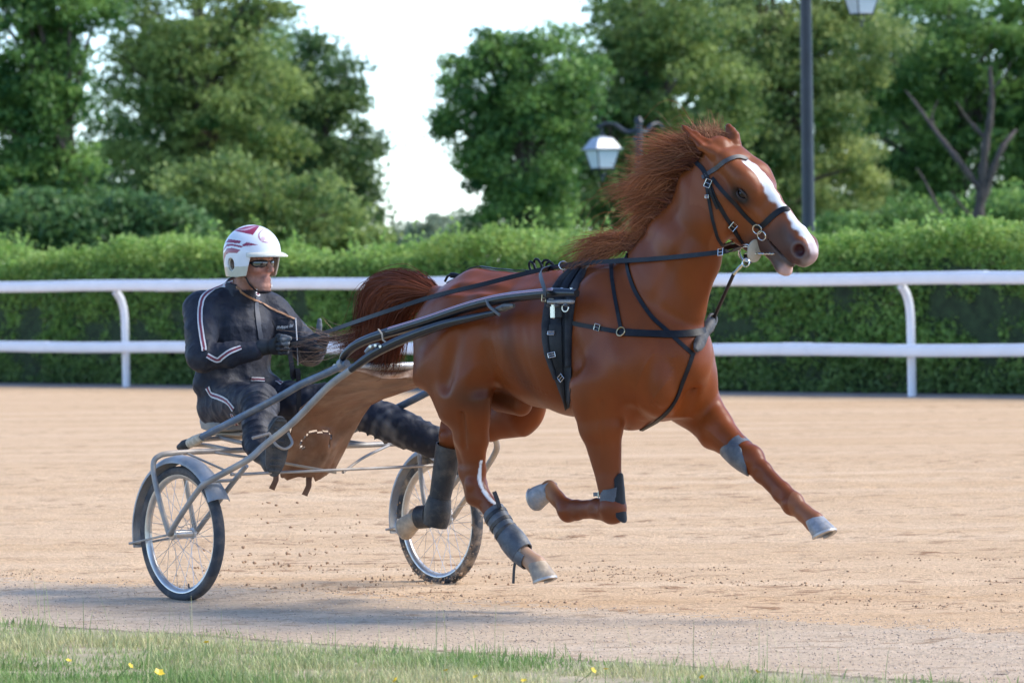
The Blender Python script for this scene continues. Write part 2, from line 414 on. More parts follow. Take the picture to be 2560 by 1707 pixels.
o = obj('grass_bank', np_mesh('grass_bank', *sub(cv <= 14.95)), mat('turf', (.40, .32, .20), .95, var=.3, vscale=6, dust=(.24, .24, .10), dscale=5, damt=.7, bump=.6, bscale=40)); tag(o, kind='structure')
sheet('infield', [(-400, -60), (400, -60), (400, 14.97), (-400, 14.97)], -.006, m_lawn)
# gravel stones on the verge
def scatter_pebbles(n, v0, v1, smin, smax, seed, dens=None):
    r = np.random.default_rng(seed); y = r.uniform(19.3, 27.5, n); x = r.uniform(-.108, .108, n) * y
    u = (x - y) * math.sqrt(.5); v = (x + y) * math.sqrt(.5); k = (v > v0) & (v < v1)
    if dens is not None: k &= r.random(n) < dens(u, v)
    x, y, u, v = x[k], y[k], u[k], v[k]; s = smin + (smax - smin) * r.random(len(x)) ** 3
    z, _ = relief(u, v); base = np.array([[1, 0, 0], [-1, 0, 0], [0, 1, 0], [0, -1, 0], [0, 0, .7], [0, 0, -.7]])
    fb = np.array([[0, 2, 4], [2, 1, 4], [1, 3, 4], [3, 0, 4], [2, 0, 5], [1, 2, 5], [3, 1, 5], [0, 3, 5]])
    a = r.random(len(x)) * 6.3; jit = r.uniform(.6, 1.3, (len(x), 6, 1))
    b = base[None] * jit * s[:, None, None]; ca, sa = np.cos(a)[:, None], np.sin(a)[:, None]
    bx = b[..., 0] * ca - b[..., 1] * sa; by = b[..., 0] * sa + b[..., 1] * ca
    vs = np.stack([bx + x[:, None], by + y[:, None], b[..., 2] + (z + .004)[:, None] + .2 * s[:, None]], -1).reshape(-1, 3)
    fs = (fb[None] + 6 * np.arange(len(x))[:, None, None]).reshape(-1, 3)
    return vs, fs
vs, fs = scatter_pebbles(26000, 14.8, 17.3, .002, .007, 3)
o = obj('gravel', np_mesh('gravel', vs, fs, False), mat('gravel_stone', (.56, .42, .31), .85, var=.4, vscale=25)); tag(o, 'pinkish grey gravel scattered along the verge between grass and sand', 'gravel', kind='stuff')
vs, fs = scatter_pebbles(60000, 17.0, 40, .002, .011, 4, lambda u, v: .02 + .25 * (vnoise(u * 1.1, v * 2.6, 5) > .72))
o = obj('sand_clods', np_mesh('sand_clods', vs, fs, True), mat('clod', (.47, .31, .19), .95, var=.3, vscale=20)); tag(o, 'small brown lumps of sand lying on the racetrack', 'clods', kind='stuff')
# grass
def grass(n, seed, ymin, ymax, hmin, hmax, wid, stalk=False):
    r = np.random.default_rng(seed); y = r.uniform(ymin, ymax, n); x = r.uniform(-.115, .115, n) * y
    u = (x - y) * math.sqrt(.5); v = (x + y) * math.sqrt(.5)
    lim = 15.02 + .42 * (vnoise(u * 1.6, v * 0 + 3, 11) - .5) + .22 * (vnoise(u * 6, v * 2, 12) - .5)
    pr = np.clip((lim - v) / .7 + .10, 0, 1) * (.08 + .75 * sstep(.28, .62, .6 * vnoise(u * 2.2, v * 2.2, 13) + .4 * vnoise(u * 7, v * 7, 15))) * np.clip(1 - .16 * (u + 15.2), .25, 1) * (v < lim + (.25 if not stalk else .05))
    k = r.random(n) < pr; x, y, u, v = x[k], y[k], u[k], v[k]; n = len(x)
    h = (hmin + (hmax - hmin) * r.random(n) ** 1.6) * (.65 + .8 * vnoise(u * 3.1, v * 3.1, 16)); az = r.random(n) * 6.283; lean = r.uniform(.1, .8, n) * h * (.4 if stalk else 1)
    dx, dy = np.cos(az), np.sin(az); px_, py_ = -dy, dx; w = wid * (.6 + .8 * r.random(n)); z0 = relief(u, v)[0] * 0 + .0
    vs = np.zeros((n, 7, 3))
    for i, (t, ww) in enumerate(((0, 1), (.4, .85), (.75, .55))):
        cx = x + dx * lean * t * t; cy = y + dy * lean * t * t; cz = z0 + h * t
        vs[:, 2 * i] = np.stack([cx - px_ * w * ww, cy - py_ * w * ww, cz], -1); vs[:, 2 * i + 1] = np.stack([cx + px_ * w * ww, cy + py_ * w * ww, cz], -1)
    vs[:, 6] = np.stack([x + dx * lean, y + dy * lean, z0 + h * .97], -1)
    fb = np.array([[0, 1, 3], [0, 3, 2], [2, 3, 5], [2, 5, 4], [4, 5, 6]])
    fs = (fb[None] + 7 * np.arange(n)[:, None, None]).reshape(-1, 3)
    dry = np.clip(vnoise(u * 1.3, v * 1.3, 14) * 1.2 - .25 + r.normal(0, .2, n), 0, 1)
    if stalk: dry = np.clip(.6 + .3 * r.normal(size=n), 0, 1)
    c = (1 - dry)[:, None] * np.array([.19, .31, .085]) + dry[:, None] * np.array([.62, .56, .30]); c *= r.uniform(.7, 1.3, n)[:, None]
    return vs.reshape(-1, 3), fs, np.repeat(c, 7, 0)
m_grass = mat('grass_blade', (.1, .2, .04), .6, spec=.2, attr='tint', trans=.35)
for nm, a, lab, cat_ in (('grass', grass(300000, 21, 19.0, 25.5, .012, .060, .0024), 'short green and straw coloured grass along the near edge of the track', 'grass'),
                   ('grass_stalks', grass(1500, 22, 19.0, 25.0, .10, .26, .0014, True), 'taller pale grass stalks standing out of the near verge', 'grass')):
    me = np_mesh(nm, a[0], a[1]); set_col(me, a[2]); o = obj(nm, me, m_grass); tag(o, lab, cat_, kind='stuff')

# ------------------------------------------------------------------ the white rail
m_rail = mat('rail_plastic', (.80, .81, .84), .35, spec=.4, var=.05, vscale=3)
FV = 45.45
fence = empty('rail_fence', T(-46, FV + .3, 0)); fence.rotation_euler = (0, 0, -math.radians(45))
tag(fence, 'white two-rail racecourse fence with bent posts in front of the hedge', 'fence')
def FL(u, v, z): return V3(u + 46, v - FV - .3, z)         # local to the fence
fp = [-53.0 + 6.95 * k for k in range(-3, 8)]
for zc, nm in ((1.36, 'top_rail'), (.535, 'lower_rail')):
    for k in range(len(fp) - 1):
        off = 1.1 if nm == 'top_rail' else -1.6
        a, b = fp[k] + off, fp[k + 1] + off
        sag = lambda u: .006 * math.sin(u * 1.7 + zc * 3)
        m_ = MB(); pts = [FL(a + (b - a - .012) * t, FV, zc + sag(a + (b - a) * t)) for t in np.linspace(0, 1, 9)]
        n = 20; sec = [(math.copysign(abs(math.cos(q)) ** .6, math.cos(q)) * .056, math.copysign(abs(math.sin(q)) ** .6, math.sin(q)) * .074) for q in np.linspace(0, 2 * math.pi, n, endpoint=False)]
        vs = [p + V3(0, sy, sz) for p in pts for sy, sz in sec]
        fs = [(i * n + q, i * n + (q + 1) % n, i * n + n + (q + 1) % n, i * n + n + q) for i in range(8) for q in range(n)] + [tuple(range(n))[::-1], tuple(8 * n + q for q in range(n))]
        m_.add(vs, [f[::-1] for f in fs]); r_ = m_.build(nm, m_rail, fence)
        sl = MB(); vs = [p + V3(0, sy * 1.07, sz * 1.05) for p in (FL(b - .22, FV, zc + sag(b)), FL(b + .2, FV, zc + sag(b))) for sy, sz in sec]
        sl.add(vs, [(q, n + q, n + (q + 1) % n, (q + 1) % n) for q in range(n)] + [tuple(range(n)), tuple(n + q for q in range(n))[::-1]]); sl.build('sleeve', m_rail, r_)
for u in fp:
    m_ = MB(); pts = catmull([FL(u, FV + .19, -.05), FL(u, FV + .185, .5), FL(u, FV + .175, .95), FL(u, FV + .12, 1.16), FL(u, FV + .02, 1.285)], 6)
    m_.tube(pts, .056, 16, flat=(1.0, .8)); m_.build('post', m_rail, fence)

# ------------------------------------------------------------------ leaves
LEAF = np.array([[-.52, 0, 0], [.40, -.34, .07], [.46, .30, .03]])
def leaf_mesh(name, P, size, up, col, rs, droop=.0, aspect=1.0):
    """one small bent leaf at every point of P"""
    n = len(P); r = np.random.default_rng(rs)
    nn = r.normal(size=(n, 3)) + np.asarray(up); nn /= np.linalg.norm(nn, axis=1)[:, None]
    d = r.normal(size=(n, 3)); d[:, 2] -= droop; d -= nn * (d * nn).sum(1)[:, None]; d /= np.linalg.norm(d, axis=1)[:, None]
    e = np.cross(nn, d); s = (size * r.uniform(.6, 1.35, n))[:, None, None]
    L = LEAF[None] * np.array([1, aspect, 1]) * s
    v = P[:, None, :] + L[..., 0:1] * d[:, None] + L[..., 1:2] * e[:, None] + L[..., 2:3] * nn[:, None]
    f = np.arange(3 * n).reshape(n, 3)
    me = np_mesh(name, v.reshape(-1, 3), f, False); set_col(me, np.repeat(np.clip(col, 0, 1), 3, 0)); return me
m_leaf = mat('leaf', (.05, .1, .02), .5, spec=.3, attr='tint', trans=.42)
m_bark = mat('bark', (.10, .075, .055), .9, var=.35, vscale=6, bump=.8, bscale=25, bdist=.03)

# ------------------------------------------------------------------ the hedge
hedge = empty('hedge', T(-46, 47.2, 0)); hedge.rotation_euler = (0, 0, -math.radians(45))
tag(hedge, 'long clipped green hedge with pale new shoots running behind the white fence', 'hedge')
U0, U1, HV0, HV1 = -100.0, 0.0, -.75, .75                # local: x = u + 46
def HL(u): return u + 46
r = np.random.default_rng(31)
core = MB(); us = np.linspace(U0, U1, 60); vs = []
for u in us:
    hh = 1.62 + .10 * (vnoise(np.array([u * .35]), np.array([2.]), 41)[0] - .5)
    for y, z in ((HV0 + .16, 0), (HV0 + .12, .8), (HV0 + .16, hh - .15), (HV0 + .34, hh), (HV1 - .3, hh), (HV1 - .15, hh - .2), (HV1 - .12, 0)): vs.append((HL(u), y, z))
core.add(vs, [(i * 7 + k, i * 7 + k + 1, i * 7 + 8 + k, i * 7 + 7 + k) for i in range(59) for k in range(6)])
core.build('twig_core', mat('hedge_inside', (.024, .045, .016), .95, var=.5, vscale=8), hedge)
n = 150000; u = r.uniform(-66, -30, n); z = r.uniform(.02, 1.68, n)
bulge = .13 * (vnoise(u * 1.3, z * 1.8, 42) - .5) + .10 * (vnoise(u * 4, z * 5, 43) - .5)
y = HV0 + .10 - bulge * 1.0 + r.exponential(.05, n) + .25 * np.clip(z - 1.45, 0, 1) ** 1.2
k = r.random(n) < (.55 + .45 * (vnoise(u * 2.3, z * 3.1, 44) > .3)); u, y, z = u[k], y[k], z[k]
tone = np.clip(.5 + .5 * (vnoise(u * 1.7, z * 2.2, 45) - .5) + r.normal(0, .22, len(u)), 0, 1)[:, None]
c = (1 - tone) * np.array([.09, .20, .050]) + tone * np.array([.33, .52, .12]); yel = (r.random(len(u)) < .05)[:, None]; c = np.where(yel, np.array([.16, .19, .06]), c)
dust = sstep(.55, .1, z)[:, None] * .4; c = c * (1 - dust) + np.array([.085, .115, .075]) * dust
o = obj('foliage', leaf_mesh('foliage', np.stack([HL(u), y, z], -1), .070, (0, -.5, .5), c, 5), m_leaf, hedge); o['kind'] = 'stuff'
n = 85000; u = r.uniform(-66, -30, n); y = r.uniform(HV0 + .05, HV1, n)
hh = 1.62 + .34 * (vnoise(u * .55, y * .6, 46) - .3) + .30 * (vnoise(u * 2.1, y * 2, 47) - .5) + .16 * (vnoise(u * 6.1, y * 5, 50) - .5)
z = hh + .16 - np.abs(r.normal(0, .15, n)) - .9 * np.clip(HV0 + .28 - y, 0, 1) ** 1.3
tone = np.clip(.55 + .6 * (vnoise(u * 1.5, y * 2, 48) - .5) + r.normal(0, .25, n), 0, 1)[:, None]
c = (1 - tone) * np.array([.15, .30, .05]) + tone * np.array([.44, .56, .15])
P1 = np.stack([HL(u), y, z], -1); c1 = c
# thinner planting where the hedge runs on past both sides of the picture
ne = 26000; ue = np.concatenate([r.uniform(-98, -66, ne // 2), r.uniform(-30, -2, ne // 2)]); ze = r.uniform(.02, 1.8, ne); ye = HV0 + .08 + r.exponential(.05, ne) + .3 * np.clip(ze - 1.4, 0, 1)
te = r.random(ne)[:, None]; ce_ = (1 - te) * np.array([.075, .18, .048]) + te * np.array([.28, .47, .11])
o = obj('foliage', leaf_mesh('foliage', np.stack([HL(ue), ye, ze], -1), .13, (0, -.5, .5), ce_, 8), m_leaf, hedge); o['kind'] = 'stuff'
P1 = np.concatenate([P1, np.stack([HL(ue), r.uniform(HV0, HV1, ne), 1.62 + .2 * r.random(ne)], -1)]); c1 = np.concatenate([c1, ce_ * 1.4])
# upright shoots, each a whippy stem with leaves
ns = 900; us = r.uniform(-66, -30, ns); ysh = r.uniform(HV0 + .05, HV1 - .1, ns); m_ = MB(); Ps = []; cs = []
lift = np.clip(vnoise(us * .8, ysh, 49) * 1.5 - .25, .1, 1.2)
for a, b, q in zip(us, ysh, lift):
    h0 = 1.62 + .34 * (vnoise(np.array([a * .55]), np.array([b * .6]), 46)[0] - .3); L = .14 + .48 * q * r.random() ** 1.5; dx, dy = r.normal(0, .06, 2)
    m_.tube([(HL(a), b, h0 - .1), (HL(a) + dx * .5, b + dy * .5, h0 + L * .5), (HL(a) + dx, b + dy, h0 + L)], [.005, .004, .002], 3, cap=False)
    for t in np.linspace(.1, 1, 12):
        Ps.append((HL(a) + dx * t + r.normal(0, .03), b + dy * t + r.normal(0, .03), h0 - .05 + (L + .06) * t)); cs.append(np.array([.30, .46, .10]) * r.uniform(.7, 1.3))
o = obj('new_growth', leaf_mesh('new_growth', np.concatenate([P1, np.array(Ps)]), .072, (0, 0, .5), np.concatenate([c1, np.array(cs)]), 6), m_leaf, hedge); o['kind'] = 'stuff'
o = m_.build('shoot_stems', mat('green_twig', (.12, .16, .05), .7), hedge); o['kind'] = 'stuff'

# ------------------------------------------------------------------ trees
def px_m(depth): return F_PX / depth
def tree(name, label, depth, lobes, seed, nleaf, leaf=.17, cols=((.030, .075, .022), (.085, .150, .035)), trunk_px=None, trunk_r=.28, clump=.75, group='trees behind the hedge', holes=.0, shell=.55, trans=None):
    """lobes: crown masses as (px, py, rx_px, ry_px) seen at this depth; each becomes a rounded volume of the same depth as width"""
    r = np.random.default_rng(seed); s = px_m(depth)
    C = [ray_at(l[0], l[1], depth) for l in lobes]; R = [np.array([l[2] / s, l[2] / s * .85, l[3] / s]) for l in lobes]
    tx = trunk_px if trunk_px else lobes[0][0]
    base = ray_at(tx, 653, depth); base = V3(base[0], base[1], 0)
    root = empty(name, base); tag(root, label, 'tree', group)
    vol = np.array([np.prod(q) ** (2 / 3) for q in R]); vol = vol / vol.sum()
    P = []; tone = []
    tot = 0; limbs = []
    for c, rad, w in zip(C, R, vol):
        per = 130; ncl = max(6, int(nleaf * w / per))
        d = r.normal(size=(ncl, 3)); d /= np.linalg.norm(d, axis=1)[:, None]; q = (shell + (1 - shell) * r.random(ncl)) ** .7 * (1 + .10 * r.normal(size=ncl))
        cc = c + d * q[:, None] * rad
        keep = cc[:, 2] > .7; cc = cc[keep]; d = d[keep]; q = q[keep]
        limbs += [cc[i] for i in r.choice(len(cc), min(7, len(cc)), False)]
        for i in range(len(cc)):
            cr = clump * r.uniform(.55, 1.35); m = int(per * r.uniform(.6, 1.4))
            p = r.normal(size=(m, 3)); p /= np.linalg.norm(p, axis=1)[:, None]; p *= (r.random(m) ** .45)[:, None] * np.array([1, 1, .55]) * cr
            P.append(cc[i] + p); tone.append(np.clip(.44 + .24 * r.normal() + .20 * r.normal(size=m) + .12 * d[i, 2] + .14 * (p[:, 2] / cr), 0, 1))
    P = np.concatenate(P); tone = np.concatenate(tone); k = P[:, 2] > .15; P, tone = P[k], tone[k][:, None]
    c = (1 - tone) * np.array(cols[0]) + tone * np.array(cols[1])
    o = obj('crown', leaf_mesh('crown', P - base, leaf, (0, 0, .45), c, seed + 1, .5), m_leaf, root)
    m_ = MB(); top = max(c_[2] + r_[2] * .5 for c_, r_ in zip(C, R)); ctr = np.mean(C, 0)
    tr = catmull([base - base + V3(0, 0, -.2), V3(.1 * r.normal(), .1 * r.normal(), top * .3), (ctr - base) * V3(.5, .5, 0) + V3(0, 0, top * .6), (ctr - base) * V3(.9, .9, 0) + V3(0, 0, top * .92)], 5)
    m_.tube(tr, list(np.linspace(trunk_r * 1.25, trunk_r * .25, len(tr))), 10)
    for e in limbs:
        e = e - base; t0 = tr[int(np.clip(len(tr) * np.clip((e[2] * .65) / top, .12, .85), 1, len(tr) - 2))]
        mid = (t0 + e) / 2 + V3(0, 0, .12 * np.linalg.norm(e - t0)); m_.tube(catmull([t0, mid, e], 4), list(np.linspace(trunk_r * .36, .03, 9)), 6, cap=False)
    m_.build('trunk', m_bark, root)
    return root
G1 = ((.042, .125, .034), (.30, .46, .11)); G2 = ((.055, .13, .034), (.44, .52, .15)); G3 = ((.042, .12, .045), (.27, .43, .14)); G4 = ((.07, .16, .042), (.50, .55, .18))
if not globals().get('SKIP_TREES'):
    tree('broadleaf_tree', 'dark green tree at the left edge of the picture, cut off by the frame', 128, [(40, 100, 150, 170), (170, 20, 120, 80), (-20, 380, 140, 150), (90, 300, 100, 110), (170, 440, 90, 90), (60, 540, 160, 90), (110, 190, 110, 110)], 101, 44000, .15, G1, 215, .26, .60)
    tree('broadleaf_tree', 'tallest rounded tree left of the sky gap, crown rising out of the picture', 158, [(490, 40, 210, 200), (400, 270, 170, 180), (640, 10, 90, 90), (560, 250, 210, 220), (360, 470, 160, 130), (620, 480, 200, 160), (480, 480, 200, 150)], 102, 56000, .17, G2, 500, .42, .80)
    tree('broadleaf_tree', 'rounded tree bordering the left side of the sky gap', 165, [(800, 200, 95, 115), (850, 370, 108, 170), (800, 520, 150, 120), (700, 330, 140, 200)], 103, 36000, .17, ((.042, .11, .036), (.27, .37, .12)), 800, .34, .75)
    tree('understory_tree', 'low green tree in front of the taller trees at far left', 112, [(90, 560, 120, 75), (230, 575, 120, 60), (330, 560, 90, 75), (420, 580, 120, 55), (10, 590, 100, 50)], 104, 20000, .14, ((.035, .10, .034), (.20, .33, .10)), 260, .16, .55)
    tree('understory_tree', 'olive green low tree behind the helmeted driver', 118, [(560, 520, 150, 120), (760, 550, 140, 90), (890, 600, 60, 40), (640, 600, 190, 60)], 105, 24000, .13, G2, 640, .16, .55)
    tree('broadleaf_tree', 'rounded dark tree with drooping edge bordering the right side of the sky gap', 150, [(1235, 200, 120, 110), (1185, 310, 95, 110), (1300, 400, 150, 150), (1370, 220, 140, 150), (1310, 540, 140, 90)], 106, 40000, .16, G1, 1330, .34, .65)
    tree('broadleaf_tree', 'broad olive tree behind the small hanging lantern', 162, [(1640, 40, 190, 160), (1490, 260, 150, 150), (1690, 270, 210, 220), (1500, 480, 220, 140), (1720, 510, 210, 130)], 107, 56000, .17, G2, 1600, .42, .8)
    tree('broadleaf_tree', 'tall yellowish green tree behind the horse head and the tall lamp post', 170, [(1880, 40, 210, 180), (1960, 250, 210, 200), (1830, 380, 180, 160), (2020, 480, 220, 140), (2120, 110, 140, 140)], 108, 56000, .18, G4, 1900, .42, .85)
    tree('broadleaf_tree', 'bright green tree in the upper right corner behind the dead trunk', 178, [(2330, 130, 190, 170), (2490, 190, 170, 210), (2250, 330, 180, 170), (2430, 430, 220, 150), (2240, 520, 170, 100)], 109, 54000, .18, G1, 2400, .4, .85)
    tree('understory_tree', 'low dark shrubby tree behind the hedge at far right', 120, [(2500, 560, 140, 90), (2330, 580, 130, 80), (2150, 600, 120, 60)], 110, 18000, .13, G1, 2380, .14, .55)
    tree('broadleaf_tree', 'dark background tree filling the wood behind the lantern', 205, [(1420, 400, 200, 200), (1650, 400, 250, 220), (1900, 420, 250, 220), (1780, 150, 280, 220)], 111, 36000, .24, G1, 1650, .4, 1.1)
    tree('broadleaf_tree', 'dark background tree filling the wood at right', 210, [(2150, 400, 250, 210), (2420, 400, 250, 240), (2250, 120, 240, 180)], 112, 32000, .24, G3, 2300, .4, 1.1)
    tree('broadleaf_tree', 'dark background tree filling the wood at left', 200, [(400, 420, 200, 190), (600, 400, 220, 200), (60, 500, 180, 120), (560, 180, 180, 170), (740, 450, 150, 160)], 113, 36000, .24, G3, 420, .4, 1.1)
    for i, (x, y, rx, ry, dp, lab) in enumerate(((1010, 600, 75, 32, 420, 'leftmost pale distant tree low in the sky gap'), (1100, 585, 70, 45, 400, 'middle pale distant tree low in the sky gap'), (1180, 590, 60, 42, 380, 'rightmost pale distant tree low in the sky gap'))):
        tree('distant_tree', lab, dp, [(x, y, rx, ry), (x + 30, y + 20, rx, ry * .7)], 120 + i, 6000, .40, ((.20, .26, .16), (.42, .46, .30)), x, .3, 1.2, 'distant trees in the sky gap')  # distance haze is mixed into these pale leaf colours

# the bare dead tree
DT = 101.0; q0 = ray_at(2425, 653, DT); dead = empty('dead_tree', (q0[0], q0[1], 0)); tag(dead, 'bare leafless grey tree trunk with forked branches at right behind the hedge', 'tree')
def DP(x, y, dz=0.0): return ray_at(x, y, DT + dz) - V3(q0[0], q0[1], 0)
m_dead = mat('dead_bark', (.075, .058, .048), .9, var=.35, vscale=5, bump=.8, bscale=18, bdist=.03)
def limb(name, pts, r0, r1, parent):
    P = catmull(pts, 6); m_ = MB(); m_.tube(P, list(np.linspace(r0 * .70, r1 * .6, len(P)) * (1 + .18 * np.sin(np.arange(len(P)) * 2.1))), 10); return m_.build(name, m_dead, parent)
tr = limb('trunk', [V3(0, 0, -.1), DP(2432, 620), DP(2452, 500), DP(2462, 380), DP(2478, 270), DP(2475, 165)], .22, .06, dead)
for pts, r0, r1 in (([DP(2455, 480), DP(2395, 400), DP(2340, 330, .5), DP(2290, 260, .8), DP(2262, 225, 1)], .11, .02), ([DP(2468, 350), DP(2420, 300), DP(2390, 255, -.5)], .08, .03),
                    ([DP(2455, 500), DP(2500, 380), DP(2540, 325, .3)], .13, .06), ([DP(2440, 560), DP(2400, 510, -.4), DP(2380, 480, -.6)], .06, .015), ([DP(2430, 610), DP(2370, 560, .6), DP(2310, 450, 1), DP(2290, 420, 1)], .06, .02),
                    ([DP(2340, 330, .5), DP(2330, 290, .7), DP(2345, 250, .9)], .03, .01), ([DP(2475, 230), DP(2510, 190), DP(2530, 150)], .04, .01)):
    limb('branch', pts, r0, r1, dead)

# ------------------------------------------------------------------ street lamps
m_iron = mat('lamp_iron', (.026, .032, .042), .4, spec=.4, var=.2, vscale=4)
m_pane = mat('lamp_glass', (.62, .66, .70), .25, spec=.5)
m_cap = mat('lamp_cap', (.45, .46, .48), .35, .3)
def lantern(root, c, R):
    """tapered four-sided lantern hanging with its top at c"""
    b = R; ang = math.radians(28); X_ = V3(math.cos(ang), math.sin(ang), 0); Y_ = V3(-math.sin(ang), math.cos(ang), 0)
    def ring(z, w): return [c + V3(0, 0, z) + X_ * w * i + Y_ * w * j for i, j in ((-1, -1), (1, -1), (1, 1), (-1, 1))]
    def frustum(name, levels, m, parent, cap=True):
        k = MB(); vs = [p for z, w in levels for p in ring(z, w)]; fs = [(i * 4 + q, i * 4 + (q + 1) % 4, i * 4 + 4 + (q + 1) % 4, i * 4 + 4 + q) for i in range(len(levels) - 1) for q in range(4)]
        if cap: fs += [(3, 2, 1, 0), tuple(len(levels) * 4 - 4 + q for q in range(4))]
        k.add(vs, fs); return k.build(name, m, parent, smooth=False)
    head = frustum('lantern_roof', [(-b * .98, b * 1.08), (-b * .92, b * 1.12), (-b * .85, b * .98), (-b * .25, b * .62), (-b * .12, b * .5), (-b * .06, b * .2), (b * .0, b * .2)], m_cap, root)
    k = MB(); k.lathe([(b * .12, 0), (b * .2, b * .06), (b * .2, b * .12), (b * .07, b * .2), (b * .07, b * .5)], c, (0, 0, 1), 10); k.build('finial', m_iron, head)
    top, bot = ring(-b * .98, b * .9), ring(-b * 2.3, b * .58)
    for q in range(4):
        k = MB(); A, B, C_, D = top[q], top[(q + 1) % 4], bot[(q + 1) % 4], bot[q]; mid = (A + B + C_ + D) / 4; nn = unit(mid - c - V3(0, 0, -b * 1.6))
        ins = [p + (mid - p) * .04 for p in (A, B, C_, D)]; k.add([p - nn * .004 for p in ins] + [p + nn * .004 for p in ins], [(0, 1, 2, 3), (7, 6, 5, 4), (0, 4, 5, 1), (1, 5, 6, 2), (2, 6, 7, 3), (3, 7, 4, 0)])
        k.build('pane', m_pane, root, smooth=False)
        k = MB(); k.tube([A, D], b * .05, 6); k.build('glazing_bar', m_iron, root)
    for a_, b_ in ((top, b * .06), (bot, b * .06)):
        k = MB()
        for q in range(4): k.tube([a_[q], a_[(q + 1) % 4]], b_, 6)
        k.build('lantern_frame', m_iron, root)
    return bot, b
def lamp(name, label, depth, px, top_z, r0, arms, lr, curl):
    q = ray_at(px, 653, depth); root = empty(name, (q[0], q[1], 0)); tag(root, label, 'street lamp', 'lamp posts behind the hedge')
    k = MB(); k.lathe([(r0 * 1.9, 0), (r0 * 1.9, .12), (r0 * 1.4, .2), (r0 * 1.25, .9), (r0 * 1.05, 1.0), (r0, 1.1), (r0 * .92, top_z * .7), (r0 * .85, top_z - .35), (r0 * 1.3, top_z - .33), (r0 * 1.3, top_z - .28), (r0 * .9, top_z - .25), (r0 * .8, top_z), (r0 * 1.2, top_z + .02), (r0 * .4, top_z + .12)], (0, 0, 0), (0, 0, 1), 18); k.build('pole', m_iron, root)
    for dx, dy, lit in arms:
        d = V3(dx, dy, 0); k = MB(); z = top_z - .12
        k.tube(catmull([V3(0, 0, z), d * .3 + V3(0, 0, z - .05), d * .65 + V3(0, 0, z + .10), d * .92 + V3(0, 0, z + .10), d * 1.08 + V3(0, 0, z + .03)], 6), [r0 * .55] * 12 + [r0 * .4] * 13, 8); k.build('arm', m_iron, root)
        if not lit: continue
        e = d * .95 + V3(0, 0, z + .09); k = MB(); k.tube([e, e - V3(0, 0, curl)], r0 * .22, 6); k.build('hanger', m_iron, root)
        bot, b = lantern(root, e - V3(0, 0, curl + lr * .5), lr)
        cen = sum(bot) / 4; k = MB()
        for p in bot[::2] + bot[1::2]: k.tube(catmull([p, p * .8 + cen * .2 - V3(0, 0, b * .35), cen - V3(0, 0, b * .55)], 4), b * .035, 5, cap=False)
        k.lathe([(b * .02, -b * .95), (b * .1, -b * .85), (b * .06, -b * .7), (b * .1, -b * .55)], cen, (0, 0, 1), 8); k.build('pendant', m_iron, root)
    return root
lamp('street_lamp', 'shorter black lamp post with hanging lantern seen behind the mane', 96, 1601, 4.15, .075, [(-.72, -.15, 1), (.42, .35, 0)], .26, .08)
lamp('street_lamp', 'tall thick black lamp post behind the horse nose, lantern at the top edge', 70, 2022, 5.71, .088, [(.80, .10, 1)], .19, .25)


# the wood goes on beyond both sides of the picture: one far mass of foliage
r = np.random.default_rng(301); Pw = []; cw = []
for x in list(range(-3300, -260, 260)) + list(range(2800, 5900, 260)):
    c0 = ray_at(x + 60 * r.normal(), 653, 165 + 25 * r.random()); H_ = 9 + 5 * r.random()
    for k in range(60):
        d = r.normal(size=3); d /= np.linalg.norm(d); q = V3(c0[0], c0[1], H_ * .52) + d * V3(3.6, 3.2, H_ * .5) * r.uniform(.6, 1)
        n_ = 55; p = r.normal(size=(n_, 3)) * np.array([.75, .75, .5]) + q; t_ = np.clip(.45 + .25 * r.normal() + .2 * r.normal(size=n_), 0, 1)[:, None]
        Pw.append(p); cw.append((1 - t_) * np.array(G1[0]) + t_ * np.array(G1[1]))
Pw = np.concatenate(Pw); cw = np.concatenate(cw); k = Pw[:, 2] > .1
o = obj('woodland', leaf_mesh('woodland', Pw[k], .58, (0, 0, .45), cw[k], 302, .5), m_leaf); tag(o, 'green wood running on behind the hedge past both sides of the picture', 'woodland', kind='stuff')

